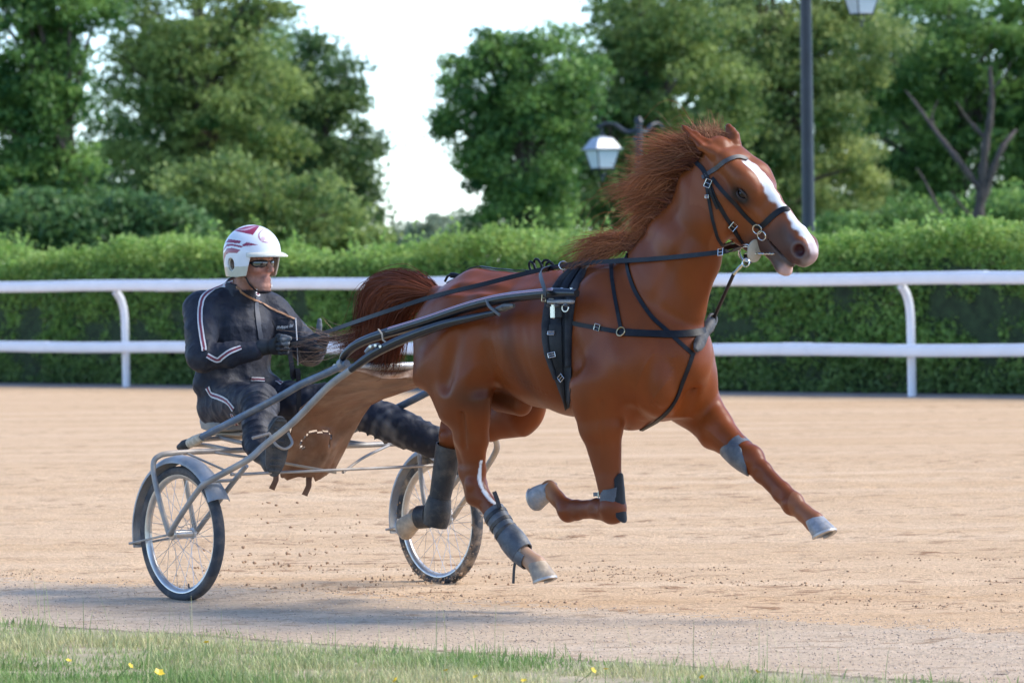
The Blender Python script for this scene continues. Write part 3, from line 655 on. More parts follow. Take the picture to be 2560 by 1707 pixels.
# ------------------------------------------------------------------ the horse
at = HRS.at
horse = empty('horse', HRS.o, HRS.deg)
tag(horse, 'chestnut trotting horse with white blaze, flying mane and all four legs off the ground', 'horse')
def tendon(kn, ft, S):
    d = unit(ft - kn); b = V3(d[2], 0, -d[0])          # across the cannon, in its plane
    L = np.linalg.norm(ft - kn)
    for s in (-1, 1):
        for o in (.009, -.010):
            S.cone(kn + d * L * .30 + b * o + V3(0, s * .046, 0), kn + d * L * .80 + b * o + V3(0, s * .045, 0), .009, .008, k=.012, mode='sub')
        S.ell(kn + d * .012 + V3(0, s * .040, 0), (.028, .014, .028), k=.018)          # the bony sides of the joint
        S.ell(ft + V3(0, s * .032, 0), (.022, .014, .022), k=.016)
def build_horse():
    S = Field((-1.5, -.48, .02), (1.56, .58, 2.3), .0070)
    lat = V3(0, 1, 0)
    # --- trunk
    secs = [(-.90, 1.30, .17, .150), (-.76, 1.295, .235, .215), (-.58, 1.29, .262, .250), (-.40, 1.280, .268, .255), (-.20, 1.245, .300, .280),
            (0.0, 1.228, .322, .280), (.18, 1.215, .340, .255), (.36, 1.19, .345, .225), (.52, 1.17, .285, .205), (.62, 1.21, .18, .16)]
    for a, b in zip(secs[:-1], secs[1:]):
        S.cone((a[0], 0, a[1]), (b[0], 0, b[1]), (a[3], a[2]), (b[3], b[2]), lat, .02)
    S.chain([(-.35, 0, 1.50), (-.12, 0, 1.485), (.06, 0, 1.50), (.20, 0, 1.50), (.34, 0, 1.48)], [.05, .055, .07, .075, .09], k=.09)     # withers
    S.chain([(-.50, 0, 1.49), (-.68, 0, 1.48), (-.88, 0, 1.40)], [.07, .085, .07], k=.08)       # croup
    S.cone((-.86, 0, 1.44), (-.97, 0, 1.475), .05, .034, k=.05)                                  # dock
    # --- neck
    nk = [((.41, 0, 1.36), .145, .30), ((.565, 0, 1.50), .120, .235), ((.70, 0, 1.68), .100, .185), ((.81, 0, 1.82), .088, .150), ((.885, .005, 1.93), .085, .135)]
    for a, b in zip(nk[:-1], nk[1:]):
        S.cone(a[0], b[0], (a[1], a[2]), (b[1], b[2]), lat, .05)
    S.chain([(.35, 0, 1.57), (.53, 0, 1.755), (.70, 0, 1.905), (.85, 0, 2.035)], [.05, .040, .038, .042], k=.06)   # crest
    # --- head
    P0 = at(1820, 347, .02); Mz = at(2040, 604, .17); a = unit(Mz - P0)
    n0 = unit(V3(0, 0, 1) - a * a[2]); l0 = np.cross(a, n0); ph = math.radians(18)
    n = n0 * math.cos(ph) + l0 * math.sin(ph); l = l0 * math.cos(ph) - n0 * math.sin(ph)
    def hp(u, v, w=0.0): return P0 + a * u + n * v + l * w
    hs = [(.00, -.012, -.15, .066), (.08, .006, -.25, .078), (.17, .020, -.325, .088), (.26, .022, -.355, .080), (.36, .014, -.320, .067), (.46, .006, -.245, .057), (.55, .0, -.175, .052), (.60, -.006, -.160, .047)]
    for p, q in zip(hs[:-1], hs[1:]):
        S.cone(hp(p[0], (p[1] + p[2]) / 2), hp(q[0], (q[1] + q[2]) / 2), (p[3], (p[1] - p[2]) / 2), (q[3], (q[1] - q[2]) / 2), l, .015)
    S.cone((.80, 0, 1.90), hp(.10, -.11), (.085, .15), (.07, .11), l, .05)                       # throat to jowl
    for s in (1, -1):
        S.ell(hp(.225, -.235, s * .056), (.115, .105, .040), (a, n), k=.025)                       # cheek plate
        S.ell(hp(.225, -.045, s * .068), (.075, .05, .034), (a, n), k=.05)                       # brow
        S.cone(hp(.26, -.095, s * .074), hp(.40, -.105, s * .052), .018, .012, k=.02)              # facial crest
        S.ell(hp(.595, -.066, s * .040), (.050, .048, .024), (a, n), k=.02)                      # nostril flare
        S.cone(hp(.07, -.05, s * .055), hp(.19, -.03, s * .07), .035, .03, k=.05)
    S.ell(hp(.600, -.085), (.064, .060, .048), (a, n), k=.02)                                     # upper lip
    S.ell(hp(.638, -.080), (.038, .050, .041), (a, n), k=.02)
    S.ell(hp(.625, -.118), (.036, .027, .038), (a, n), k=.02)
    S.cone(hp(.44, -.195), hp(.575, -.215), (.042, .045), (.040, .034), l, .02)
    S.ell(hp(.585, -.222), (.045, .030, .040), (a, n), k=.02)                   # lower lip, chin
    S.cone(hp(.46, -.150, 0), hp(.70, -.185, 0), (.09, .004), (.09, .014), l, .008, mode='sub')  # mouth opening
    S.ell(hp(.56, -.178), (.06, .020, .036), (a, n), k=.01)                                     # tongue side
    for s in (1, -1):
        S.ell(hp(.607, -.062, s * .062), (.026, .031, .030), (a + n * .5, n), k=.008, mode='sub')   # nostril
        S.ell(hp(.245, -.075, s * .098), (.029, .023, .020), (a, n), k=.012, mode='sub')             # eye socket
    # ears
    for s, tip, base in ((1, at(1700, 310, -.07), hp(.02, -.060, .066)), (-1, at(1818, 310, .10), hp(.02, -.03, -.060))):
        d = unit(tip - base); e = tip - base; sd = unit(np.cross(d, a)) if s > 0 else unit(np.cross(d, l))
        S.chain([base, base + e * .30, base + e * .6, base + e * .85, tip], [(.028, .028), (.036, .021), (.025, .013), (.012, .008), (.002, .002)], side=sd, k=.015)
        f = unit(np.cross(sd, d)); f = f if f @ (l * s + a) > 0 else -f
        S.cone(base + e * .25 + f * .034, base + e * .85 + f * .016, (.022, .020), (.008, .010), sd, .008, mode='sub')
    # --- shoulders and forelegs: near y<0, far y>0
    for s in (-1, 1):
        S.cone((.22, s * .13, 1.45), (.50, s * .155, 1.17), (.075, .16), (.085, .15), lat, .07)     # scapula
        S.ell((.55, s * .135, 1.14), (.13, .10, .15), k=.07)                                          # point of shoulder
        S.ell((.60, s * .085, 1.05), (.11, .085, .14), k=.05)                                         # pectorals
    S.cone((.60, 0, 1.30), (.68, 0, 1.12), .10, .09, k=.06)
    S.cone((.70, 0, 1.25), (.705, 0, .98), .010, .012, k=.035, mode='sub')                            # breast furrow
    # near fore: swung back and folded
    el = V3(.25, -.19, 1.02); kn = at(1532, 1268, -.145); ft = at(1420, 1276, -.13)
    S.cone((.48, -.16, 1.15), el, (.095, .15), (.09, .13), lat, .06)
    S.cone((.275, -.19, 1.07), (.300, -.17, .86), (.092, .158), (.074, .118), lat, .05)
    S.cone((.300, -.17, .86), kn + V3(-.018, 0, .10), (.070, .112), (.047, .058), lat, .03)
    S.cone(kn + V3(-.015, 0, .12), kn + V3(.0, 0, .02), (.045, .050), (.048, .055), lat, .03)
    S.ell(kn + V3(.012, 0, -.012), (.058, .050, .062), k=.03)
    S.chain([kn + V3(-.02, 0, -.02), kn + (ft - kn) * .35, kn + (ft - kn) * .8, ft], [(.045, .054), (.034, .044), (.033, .043), (.040, .052)], k=.025)
    tendon(kn, ft, S)
    cb = at(1372, 1222, -.13); S.ell(ft, (.05, .036, .044), k=.025)
    S.chain([ft, ft + (cb - ft) * .55, cb], [(.036, .044), (.031, .034), (.040, .044)], k=.02)
    nf = (ft, cb, at(1318, 1232, -.13))
    # far fore: stretched forwards
    kn = at(1874, 1147, .15); ft = at(1982, 1258, .14); el = V3(.50, .19, .955)
    S.cone((.52, .15, 1.12), el, (.09, .15), (.09, .13), lat, .06)
    d = unit(kn - el)
    S.cone(el + V3(.03, 0, .04), el + (kn - el) * .45, (.09, .135), (.068, .094), lat, .05)
    S.cone(el + (kn - el) * .45, kn - d * .07, (.068, .094), (.050, .058), lat, .03)
    S.cone(kn - d * .08, kn + d * .02, (.047, .055), (.046, .052), lat, .03)
    S.ell(kn + V3(.01, 0, .012), (.060, .048, .052), k=.03)
    S.chain([kn, kn + (ft - kn) * .3, kn + (ft - kn) * .75, ft], [(.048, .055), (.036, .047), (.035, .045), (.041, .053)], k=.025)
    tendon(kn, ft, S)
    cb = at(2037, 1305, .14); S.ell(ft, (.05, .037, .046), k=.025)
    S.chain([ft, ft + (cb - ft) * .5, cb], [(.036, .045), (.032, .038), (.043, .050)], k=.02)
    ff = (ft, cb, at(2050, 1340, .14))
    # --- hindquarters
    for s in (-1, 1):
        S.ell((-.63, s * .135, 1.27), (.25, .125, .235), k=.08)
        S.cone((-.85, s * .10, 1.33), (-.77, s * .16, 1.12), (.09, .13), (.085, .17), lat, .06)       # hamstrings
        S.ell((-.42, s * .16, 1.42), (.08, .07, .06), k=.09)                                          # hip
    # near hind: under the body, cannon pointing forwards and down
    st = V3(-.46, -.215, 1.05); hk = at(1188, 1205, -.13); ft = at(1290, 1370, -.13)
    S.cone((-.62, -.17, 1.22), st + V3(-.05, 0, .02), (.10, .22), (.085, .15), lat, .07)
    S.cone((-.72, -.17, 1.15), V3(-.62, -.19, .95), (.09, .15), (.075, .12), lat, .06)
    S.cone(V3(-.55, -.20, 1.00), V3(-.565, -.16, .80), (.085, .155), (.058, .095), lat, .05)
    S.cone(V3(-.565, -.16, .80), hk + V3(-.005, 0, .07), (.056, .092), (.040, .060), lat, .03)
    S.cone(V3(-.66, -.15, .80), hk + V3(-.065, 0, .045), .026, .027, lat, .03)                       # achilles tendon
    S.cone(hk + V3(-.062, 0, .05), hk + V3(-.01, 0, -.07), (.030, .034), (.036, .040), lat, .03)
    S.cone(hk + V3(.0, 0, .05), hk + V3(.02, 0, -.07), (.046, .052), (.040, .048), lat, .03)
    S.chain([hk + V3(.01, 0, -.04), hk + (ft - hk) * .45, hk + (ft - hk) * .85, ft], [(.040, .052), (.036, .046), (.035, .045), (.041, .052)], k=.025)
    tendon(hk, ft, S)
    cb = at(1342, 1413, -.13); S.ell(ft, (.05, .038, .046), k=.025)
    S.chain([ft, ft + (cb - ft) * .5, cb], [(.038, .046), (.034, .038), (.044, .050)], k=.02)
    nh = (ft, cb, at(1352, 1452, -.13))
    # far hind: stifle forwards, hock drawn up behind, hoof flicked back
    st = at(1318, 1028, .17); hk = at(1128, 1085, .13); ft = at(1092, 1288, .13)
    S.cone((-.58, .16, 1.22), st + V3(.0, -.01, .06), (.10, .22), (.085, .13), lat, .07)
    S.ell(st, (.085, .075, .085), k=.05)
    S.cone(st + V3(-.06, 0, 0), st + (hk - st) * .5, (.08, .125), (.058, .085), lat, .05)
    S.cone(st + (hk - st) * .5, hk + V3(.05, 0, 0), (.058, .085), (.042, .055), lat, .03)
    S.cone((-.80, .14, 1.0), hk + V3(-.03, 0, .05), (.03, .04), (.026, .03), lat, .04)
    S.ell(hk, (.065, .045, .068), k=.03)
    S.chain([hk + V3(-.01, 0, -.02), hk + (ft - hk) * .4, hk + (ft - hk) * .85, ft], [(.040, .052), (.036, .045), (.035, .044), (.041, .051)], k=.025)
    tendon(hk, ft, S)
    cb = at(1040, 1293, .13); S.ell(ft, (.046, .038, .05), k=.025)
    S.chain([ft, ft + (cb - ft) * .5, cb], [(.036, .045), (.033, .038), (.043, .048)], k=.02)
    fh = (ft, cb, at(1003, 1306, .13))
    # sheath, flank fold, jugular and elbow furrows
    S.cone((-.52, 0, .99), (-.40, 0, .955), .075, .055, k=.05)
    for s in (-1, 1):
        S.cone((.16, s * .285, 1.36), (.24, s * .27, 1.14), .008, .012, k=.08, mode='sub')       # behind the shoulder blade
        S.ell((.66, s * .14, 1.06), (.05, .06, .10), k=.03)                                        # breast muscle
        S.cone((-.50, s * .315, 1.32), (-.60, s * .30, 1.05), .006, .010, k=.07, mode='sub')     # thigh
        S.cone((-.30, s * .20, 1.50), (-.62, s * .19, 1.50), .012, .012, k=.05, mode='sub')       # loin
    S.cone((.385, -.262, .98), (.355, -.245, .72), .008, .008, k=.022, mode='sub')                # forearm
    S.cone((-.525, -.255, .92), (-.555, -.215, .76), .008, .008, k=.022, mode='sub')              # gaskin
    for s in (-1, 1):
        S.cone((-.345, s * .30, 1.20), (-.40, s * .27, 1.03), .018, .026, k=.06, mode='sub')
        S.cone((.60, s * .175, 1.42), (.78, s * .13, 1.70), .020, .016, k=.05, mode='sub')
        S.cone((.175, s * .285, 1.22), (.15, s * .26, 1.02), .018, .028, k=.07, mode='sub')
        S.cone((-.37, s * .30, 1.20), (-.435, s * .285, .99), .006, .008, k=.035, mode='sub')
    v, fc = S.mesh('body', 2)
    # fine modelling: muscle ripple, skin folds, ribs
    nr = np.cross(v[fc[:, 2]] - v[fc[:, 0]], v[fc[:, 3]] - v[fc[:, 1]]); vn = np.zeros_like(v)
    for k in range(4):
        for j in range(3): vn[:, j] += np.bincount(fc[:, k], nr[:, j], len(v))
    vn /= np.linalg.norm(vn, axis=1)[:, None] + 1e-12
    big = sstep(.75, 1.0, v[:, 2]) * sstep(1.0, .85, v[:, 0])
    dd = big * (.0035 * noise3(v, 13, 21) + .0018 * noise3(v * np.array([1, 1, .5]), 34, 22))
    rib = sstep(-.45, -.3, v[:, 0]) * sstep(.05, -.05, v[:, 0]) * sstep(1.0, 1.1, v[:, 2]) * sstep(1.42, 1.3, v[:, 2]); dd += rib * .0008 * np.sin((v[:, 0] + .25 * v[:, 2]) * 105)
    # raised veins on chest, shoulder, forearm and face
    for P_, R_ in ((((.66, -.12, 1.20), (.60, -.20, 1.08), (.54, -.24, .98), (.46, -.25, .90)), .006), (((.72, -.03, 1.18), (.70, -.10, 1.05), (.62, -.16, .97)), .006), (((-.30, -.28, 1.15), (-.18, -.29, 1.08), (.0, -.28, 1.02)), .005), (((.36, -.22, .95), (.35, -.22, .82), (.33, -.19, .70)), .005), (((.60, .24, .92), (.72, .22, .84), (.82, .2, .78)), .005)):
        Q = np.array(catmull(P_, 8))
        D2 = np.min(((v[:, None, [0, 2]] - Q[None][:, :, [0, 2]]) ** 2).sum(2), 1); ok_ = np.sign(v[:, 1]) == np.sign(P_[1][1])
        dd += ok_ * .0035 * np.exp(-D2 / R_ ** 2)
    v = v + vn * dd[:, None]
    return v, fc, dict(P0=P0, a=a, n=n, l=l, hp=hp, hoof=dict(nf=nf, ff=ff, nh=nh, fh=fh))
import time as _t; _t0 = _t.time()
HV, HF, HD = build_horse()
print('horse', len(HV), _t.time() - _t0)
hp = HD['hp']
def coat(v):
    P0, a, n, l = HD['P0'], HD['a'], HD['n'], HD['l']
    base = np.array([.178, .0405, .0075]); N = len(v)
    m = 1 + .10 * noise3(v, 7, 1) + .05 * noise3(v, 30, 2)
    c = base[None, :] * m[:, None]
    def mix(col, w):
        nonlocal c
        w = np.clip(w, 0, 1)[:, None]; c = c * (1 - w) + np.array(col)[None, :] * w
    u = (v - P0) @ a; vv = (v - P0) @ n; w = (v - P0) @ l
    head = (v[:, 0] > .8) & (u > -.05) & (u < .75) & (np.abs(w) < .16) & (vv > -.36)
    hd = head.astype(float)
    mix((.26, .085, .030), hd * .35)
    jit = .006 * noise3(v, 60, 3) + .004 * noise3(v, 160, 4)
    mix((.075, .045, .040), hd * sstep(.38, .48, u - .3 * (vv + .1)) * sstep(-.015, -.05, vv + jit) * .92)                      # grey-brown muzzle
    mix((.03, .018, .014), hd * np.exp(-(((u - .247) / .058) ** 2 + ((vv + .082) / .044) ** 2)) * (np.abs(w) > .035) * 1.5)   # dark round the eye
    wid = .030 - .010 * sstep(.30, .40, u) + .010 * sstep(.46, .60, u) + jit
    mix((.78, .76, .74), hd * sstep(wid, wid - .008, np.abs(w - .012 + .010 * sstep(.4, .6, u))) * sstep(.11, .15, u + jit) * sstep(-.05, -.03, vv))  # blaze
    pink = hd * sstep(.60, .635, u + jit * 2) * sstep(-.12, -.07, vv + jit * 2) * sstep(.045, .03, np.abs(w + .006))
    mix((.30, .27, .26), hd * sstep(.635, .68, u + jit * 2) * sstep(-.03, -.08, vv) * .8)
    mix((.50, .32, .30), pink * .6)
    mix((.10, .075, .070), hd * sstep(.48, .52, u) * sstep(-.150, -.165, vv + jit)); mix((.50, .33, .30), hd * sstep(.565, .60, u + jit) * sstep(-.175, -.195, vv + jit))   # pale lower lip
    ns = hd * np.exp(-((u - .605) ** 2 + (vv + .062) ** 2) / .026 ** 2) * (np.abs(w) > .03)
    mix((.045, .010, .012), ns * 1.8); rg = hd * np.exp(-((np.sqrt((u - .605) ** 2 + (vv + .062) ** 2) - .036) / .007) ** 2) * (np.abs(w) > .03); mix((.16, .12, .115), rg * .6)
    # legs
    z = v[:, 2]
    mix((.14, .042, .018), sstep(.95, .55, z) * .45)
    nh = HD['hoof']['nh']; hk = np.array(at(1188, 1205, -.13)); ft = nh[0]
    r = v - hk; ax_ = unit(ft - hk); t = (r @ ax_) / np.linalg.norm(ft - hk)
    near_h = (v[:, 1] < -.05) & (v[:, 0] < 0) & (z < .75) & (np.linalg.norm(r - np.clip(t, -.6, 1.6)[:, None] * (ft - hk)[None, :], axis=1) < .12)
    g = unit(V3(ax_[2], 0, -ax_[0])); g = g * (1 if g[0] > 0 else -1); fr = r @ g
    st = np.exp(-((v[:, 1] + .150 - .012 * t) / .008) ** 2) * (fr > .005) * sstep(-.45, -.30, t + jit * 12) 
    mix((.80, .78, .75), near_h * sstep(.35, .65, st + jit * 30))
    mix((.72, .68, .62), near_h * sstep(.70, .85, t))
    mix((.55, .40, .28), near_h * sstep(1.05, 1.2, t + jit * 10) * .6)
    far_h = (v[:, 1] > .03) & (v[:, 0] < -.9) & (z < .55)
    mix((.50, .34, .20), far_h * sstep(.50, .40, z + jit))
    near_f = (v[:, 1] < 0) & (v[:, 0] < .2) & (v[:, 0] > -.25) & (z < .7)
    mix((.33, .16, .075), near_f * sstep(.02, -.08, v[:, 0]) * .8)
    far_f = (v[:, 1] > 0) & (v[:, 0] > 1.2) & (z < .6)
    mix((.26, .105, .05), far_f * .6)
    # sweat under the girth pad
    sw = np.exp(-((v[:, 0] + .17 + .25 * (z - 1.2)) / .05) ** 2) * sstep(1.5, 1.4, z) * sstep(.95, 1.05, z) * (v[:, 1] < 0)
    mix((.075, .026, .015), sw * .55)
    mix((.07, .028, .014), np.exp(-(((v[:, 0] + .45) / .12) ** 2 + ((z - .98) / .06) ** 2)) * .7)
    return np.clip(c, 0, 1)
m_coat = mat('horse_coat', (.2, .06, .02), .40, spec=.22, attr='tint', bump=.16, bscale=230, stretch=(1, 1, .35), var=.10, vscale=9, bdist=.004)
me = np_mesh('body', HV, HF); set_col(me, coat(HV)); body = obj('body', me, m_coat, horse)
m_hoof = mat('hoof_horn', (.22, .23, .25), .55, var=.25, vscale=40, dust=(.45, .36, .27), dscale=14, damt=.8, bump=.2, bscale=60)
m_hoof_d = mat('hoof_dusty', (.42, .32, .22), .7, var=.25, vscale=30, dust=(.14, .14, .15), dscale=9, damt=.7, bump=.2, bscale=60)
for key, mm, col in (('nf', m_hoof, 0), ('ff', m_hoof, 0), ('nh', m_hoof_d, 0), ('fh', m_hoof_d, 0)):
    ft, cb, sole = HD['hoof'][key]; ax_ = unit(sole - cb); past = unit(cb - ft)
    fwd = unit(past - ax_ * (past @ ax_)) if np.linalg.norm(np.cross(past, ax_)) > .1 else unit(np.cross(V3(0, 1, 0), ax_))
    if key in ('nf', 'fh'): fwd = unit(np.cross(V3(0, 1, 0), ax_)) * (1 if key == 'zz' else 1)
    if key in ('nf', 'fh'):
        c1 = unit(np.cross(V3(0, 1, 0), ax_)); fwd = c1 if c1[2] < 0 else -c1
    lat_ = unit(np.cross(ax_, fwd)); L = min(np.linalg.norm(sole - cb), .088)
    m_ = MB(); vs = []; K = 20
    rings = [(-.012, .043, .046, 0), (.0, .047, .050, 0.002), (L * .5, .052, .058, .012), (L * .96, .057, .066, .024), (L, .056, .065, .024), (L - .004, .040, .046, .02)]
    for (hh, rl, rf, off) in rings:
        for k in range(K):
            t = 2 * math.pi * k / K; cx = math.cos(t); cy = math.sin(t)
            fx = cx * rf if cx > 0 else cx * rf * .72
            vs.append(cb + ax_ * (hh - (.012 if cx < -.5 and hh < L * .4 else 0)) + fwd * (fx + off) + lat_ * cy * rl)
    fs = [(i * K + k, i * K + (k + 1) % K, i * K + K + (k + 1) % K, i * K + K + k) for i in range(5) for k in range(K)]
    fs += [tuple(range(K))[::-1], tuple(5 * K + k for k in range(K))]
    m_.add(vs, fs); hf = m_.build('hoof', mm, horse, auto=50)
    sh = MB(); pts = [cb + ax_ * (L + .004) + fwd * ((.055 if math.cos(t) > 0 else .042) * math.cos(t) + .024) + lat_ * .048 * math.sin(t) for t in np.linspace(-2.5, 2.5, 18)]
    sh.ribbon(pts, [ax_] * 18, .020, .010); sh.build('horseshoe', mat('shoe_metal', (.42, .40, .38), .5, .7), hf)
m_eye = mat('eye', (.008, .005, .004), .12, spec=.35)
for s in (1, -1):
    e = MB(); c = hp(.245, -.074, s * .077); R = .0255
    e.lathe([(R * math.sin(q), -R * math.cos(q)) for q in np.linspace(.05, 3.1, 12)], c, HD['l'] * s); eo = e.build('eye', m_eye, horse)
    for sg, th in ((1, .0075), (-1, .005)):
        lid = MB(); pts = [c + HD['a'] * (.029 * math.cos(t)) + HD['n'] * (sg * (.0155 if sg > 0 else .0175) * math.sin(t)) + HD['l'] * s * (.021 * math.sin(t) ** .8 + .001) for t in np.linspace(.12, math.pi - .12, 9)]
        lid.tube(pts, [th * .5] + [th] * 7 + [th * .5], 8); lid.build('eyelid', mat('eyelid', (.035, .016, .010), .5), eo)

# ------------------------------------------------------------------ mane, forelock, tail
from mathutils.bvhtree import BVHTree
BV = BVHTree.FromPolygons([tuple(v) for v in HV], [tuple(int(i) for i in f) for f in HF])
CAML = HRS.loc(_c)
def hit(px, py, off=.0):
    """the point of the horse's skin seen at a picture point, and its outward normal (horse frame)"""
    r = _f + _r * ((px - 1280) / F_PX) + _u * ((853.5 - py) / F_PX)
    d = V3(r @ HRS.X, r @ HRS.Y, r @ HRS.Z); d = unit(d)
    h = BV.ray_cast(Vector(CAML + d * 15), Vector(d), 30)
    if h[0] is None:             # just past the outline: the nearest skin to the line of sight
        best = min((BV.find_nearest(Vector(CAML + d * q)) + (0,) for q in np.arange(20, 28, .05)), key=lambda e: e[3])
        n = np.array(best[1]); return np.array(best[0]) + n * off, n
    n = np.array(h[1]); n = n if n @ d < 0 else -n
    return np.array(h[0]) + n * off, n
def snap(p, off=0.0):
    h = BV.find_nearest(Vector(p)); n = np.array(h[1]); return np.array(h[0]) + n * off, n
def top_at(x, y=0.0):
    h = BV.ray_cast(Vector((x, y, 2.6)), Vector((0, 0, -1)), 3); return np.array(h[0])
def hair(paths, r0, r1, c0, c1, jit, seed, taper=True):
    """paths (n,K,3) -> thin tapering ribbons of hair"""
    n, K, _ = paths.shape; r = np.random.default_rng(seed)
    Tn = np.gradient(paths, axis=1); Tn /= np.linalg.norm(Tn, axis=2, keepdims=True) + 1e-9
    a = np.cross(Tn, r.normal(size=(n, 1, 3)) * .5 + V3(.6, -.6, .2)); a /= np.linalg.norm(a, axis=2, keepdims=True) + 1e-9
    t = np.linspace(0, 1, K)[None, :, None]; rad = (r0 + (r1 - r0) * t ** 1.3) * r.uniform(.6, 1.4, (n, 1, 1))
    v = np.stack([paths - rad * a, paths + rad * a], 2)
    idx = np.arange(n * K * 2).reshape(n, K, 2)
    f = np.stack([idx[:, :-1, 0], idx[:, :-1, 1], idx[:, 1:, 1], idx[:, 1:, 0]], -1).reshape(-1, 4)
    tone = np.clip(t + r.normal(0, jit, (n, 1, 1)), 0, 1.3)
    c = np.array(c0) * (1 - tone) + np.array(c1) * tone; lockv = np.clip(1 + .38 * noise3(paths[:, K // 2], 24, seed + 5), .45, 1.7)[:, None, None]
    c = np.repeat((c * lockv * r.uniform(.85, 1.15, (n, 1, 1)))[:, :, None, :], 2, 2)
    return v.reshape(-1, 3), f, np.clip(c.reshape(-1, 3), .002, 1)
def flow(roots, dirs, L, seed, K=11, lift=.0, grav=.05, wave=.02, clump=None, spread=.25):
    """strands that start along the skin normal and bend into dirs"""
    r = np.random.default_rng(seed); n = len(roots); t = np.linspace(0, 1, K)[None, :, None]
    d = dirs / np.linalg.norm(dirs, axis=1)[:, None]
    p = roots[:, None, :] + d[:, None, :] * (L[:, None, None] * t)
    ph = r.random((n, 1, 1)) * 6.3 if clump is None else clump[:, None, None] * 2.3
    w = np.cross(d, V3(0, 1, 0)); w /= np.linalg.norm(w, axis=1)[:, None] + 1e-9
    p = p + w[:, None, :] * (np.sin(t * 5.0 + ph) * wave * t + lift * np.sin(t * 3.1) * L[:, None, None]) + r.normal(size=(n, 1, 3)) * spread * L[:, None, None] * t ** 1.6
    p[:, :, 2] -= (grav * t ** 2 * L[:, None, None])[:, :, 0]
    return p
m_hair = mat('horse_hair', (.1, .03, .01), .55, spec=.18, attr='tint')
r = np.random.default_rng(55)
cx = np.linspace(.38, .86, 60); crest = np.array([top_at(x) for x in cx])
def locks(n, ncl, t0, t1, seed, mean, dev, Lk, yoff, zoff, lift, grav, wave, tight=.16):
    """hair gathered into wavy locks: each strand follows its lock's own curve"""
    rc = np.random.default_rng(seed); tc = np.sort(rc.uniform(t0, t1, ncl)); K = 11; tk = np.linspace(0, 1, K)[None, :, None]
    def croot(tt): return np.stack([np.interp(tt * 59, np.arange(60), crest[:, j]) for j in range(3)], -1)
    base = croot(tc); d = np.asarray(mean)[None] + rc.normal(size=(ncl, 3)) * np.asarray(dev); d /= np.linalg.norm(d, axis=1)[:, None]
    Lc = np.interp(tc, Lk[0], Lk[1]) * rc.uniform(.55, 1.25, ncl); ph = rc.random((ncl, 1, 1)) * 6.3; ph2 = rc.random((ncl, 1, 1)) * 6.3
    s = tk * Lc[:, None, None]
    curve = d[:, None] * s + V3(0, 0, 1) * (lift * np.sin(tk * 2.9) * Lc[:, None, None] + wave * np.sin(tk * 6.5 + ph) * tk) + V3(0, 1, 0) * (wave * .8 * np.sin(tk * 5.0 + ph2) * tk) - V3(0, 0, 1) * grav * tk ** 2.2 * Lc[:, None, None]
    ci = rc.integers(0, ncl, n); sp = rc.normal(0, .010, n)
    rt = croot(np.clip(tc[ci] + rc.normal(0, .022, n), 0, 1)); rt[:, 1] += yoff + rc.normal(0, .013, n); rt[:, 2] += zoff - .5 * np.abs(rt[:, 1])
    sc = rc.uniform(.55, 1.08, n)[:, None, None]; off = rc.normal(size=(n, 1, 3)) * tight * .12
    fan = rc.normal(size=(n, 1, 3)) * np.array([.02, .02, .022]) * tk ** 1.2
    conv = (croot(tc)[ci] - rt)[:, None, :] * tk * .95
    conv[..., 1] += yoff * tk[..., 0] * .0
    return rt[:, None, :] + curve[ci] * sc + conv + fan + off * tk
LK = ([0, .15, .3, .45, .6, .8, 1], [.04, .06, .13, .25, .32, .29, .19])
pA = locks(9000, 34, .12, 1.0, 9, (-1, -.20, -.14), (.10, .18, .12), LK, -.006, -.012, .055, .08, .026)
pB = locks(4000, 26, .12, 1.0, 10, (-.95, -.28, -.10), (.10, .14, .12), LK, -.024, -.036, .05, .08, .024)
pC = locks(1800, 10, .0, .08, 11, (-1, -.18, .02), (.05, .10, .06), ([0, .2], [.34, .32]), -.012, -.012, .10, .16, .022)
pD = locks(110, 60, .2, 1.0, 12, (-1, -.2, .05), (.2, .3, .30), ([0, 1], [.38, .28]), -.008, -.01, .2, .05, .07)
v, f, c = hair(np.concatenate([pA, pB, pC, pD]), .0014, .0004, (.105, .024, .009), (.34, .12, .05), .26, 6)
me = np_mesh('mane', v, f); set_col(me, c); o = obj('mane', me, m_hair, horse); o['label'] = 'reddish mane streaming backwards off the neck'
# forelock: between the ears, blown back
n = 1300; w = r.normal(-.014, .020, n); u = r.uniform(-.02, .075, n); root = np.array([snap(hp(a, .03, b), -.004)[0] for a, b in zip(u, w)])
dd = -HD['a'] * .50 + V3(-.60, .02, .04); dirs = dd + r.normal(0, .16, (n, 3)) + HD['l'] * (w * 2)[:, None]
v, f, c = hair(flow(root, dirs, r.uniform(.12, .24, n), 7, lift=.22, grav=.22, wave=.03, spread=.09), .0013, .0004, (.22, .068, .024), (.45, .20, .095), .2, 8)
me = np_mesh('forelock', v, f); set_col(me, c); obj('forelock', me, m_hair, horse)
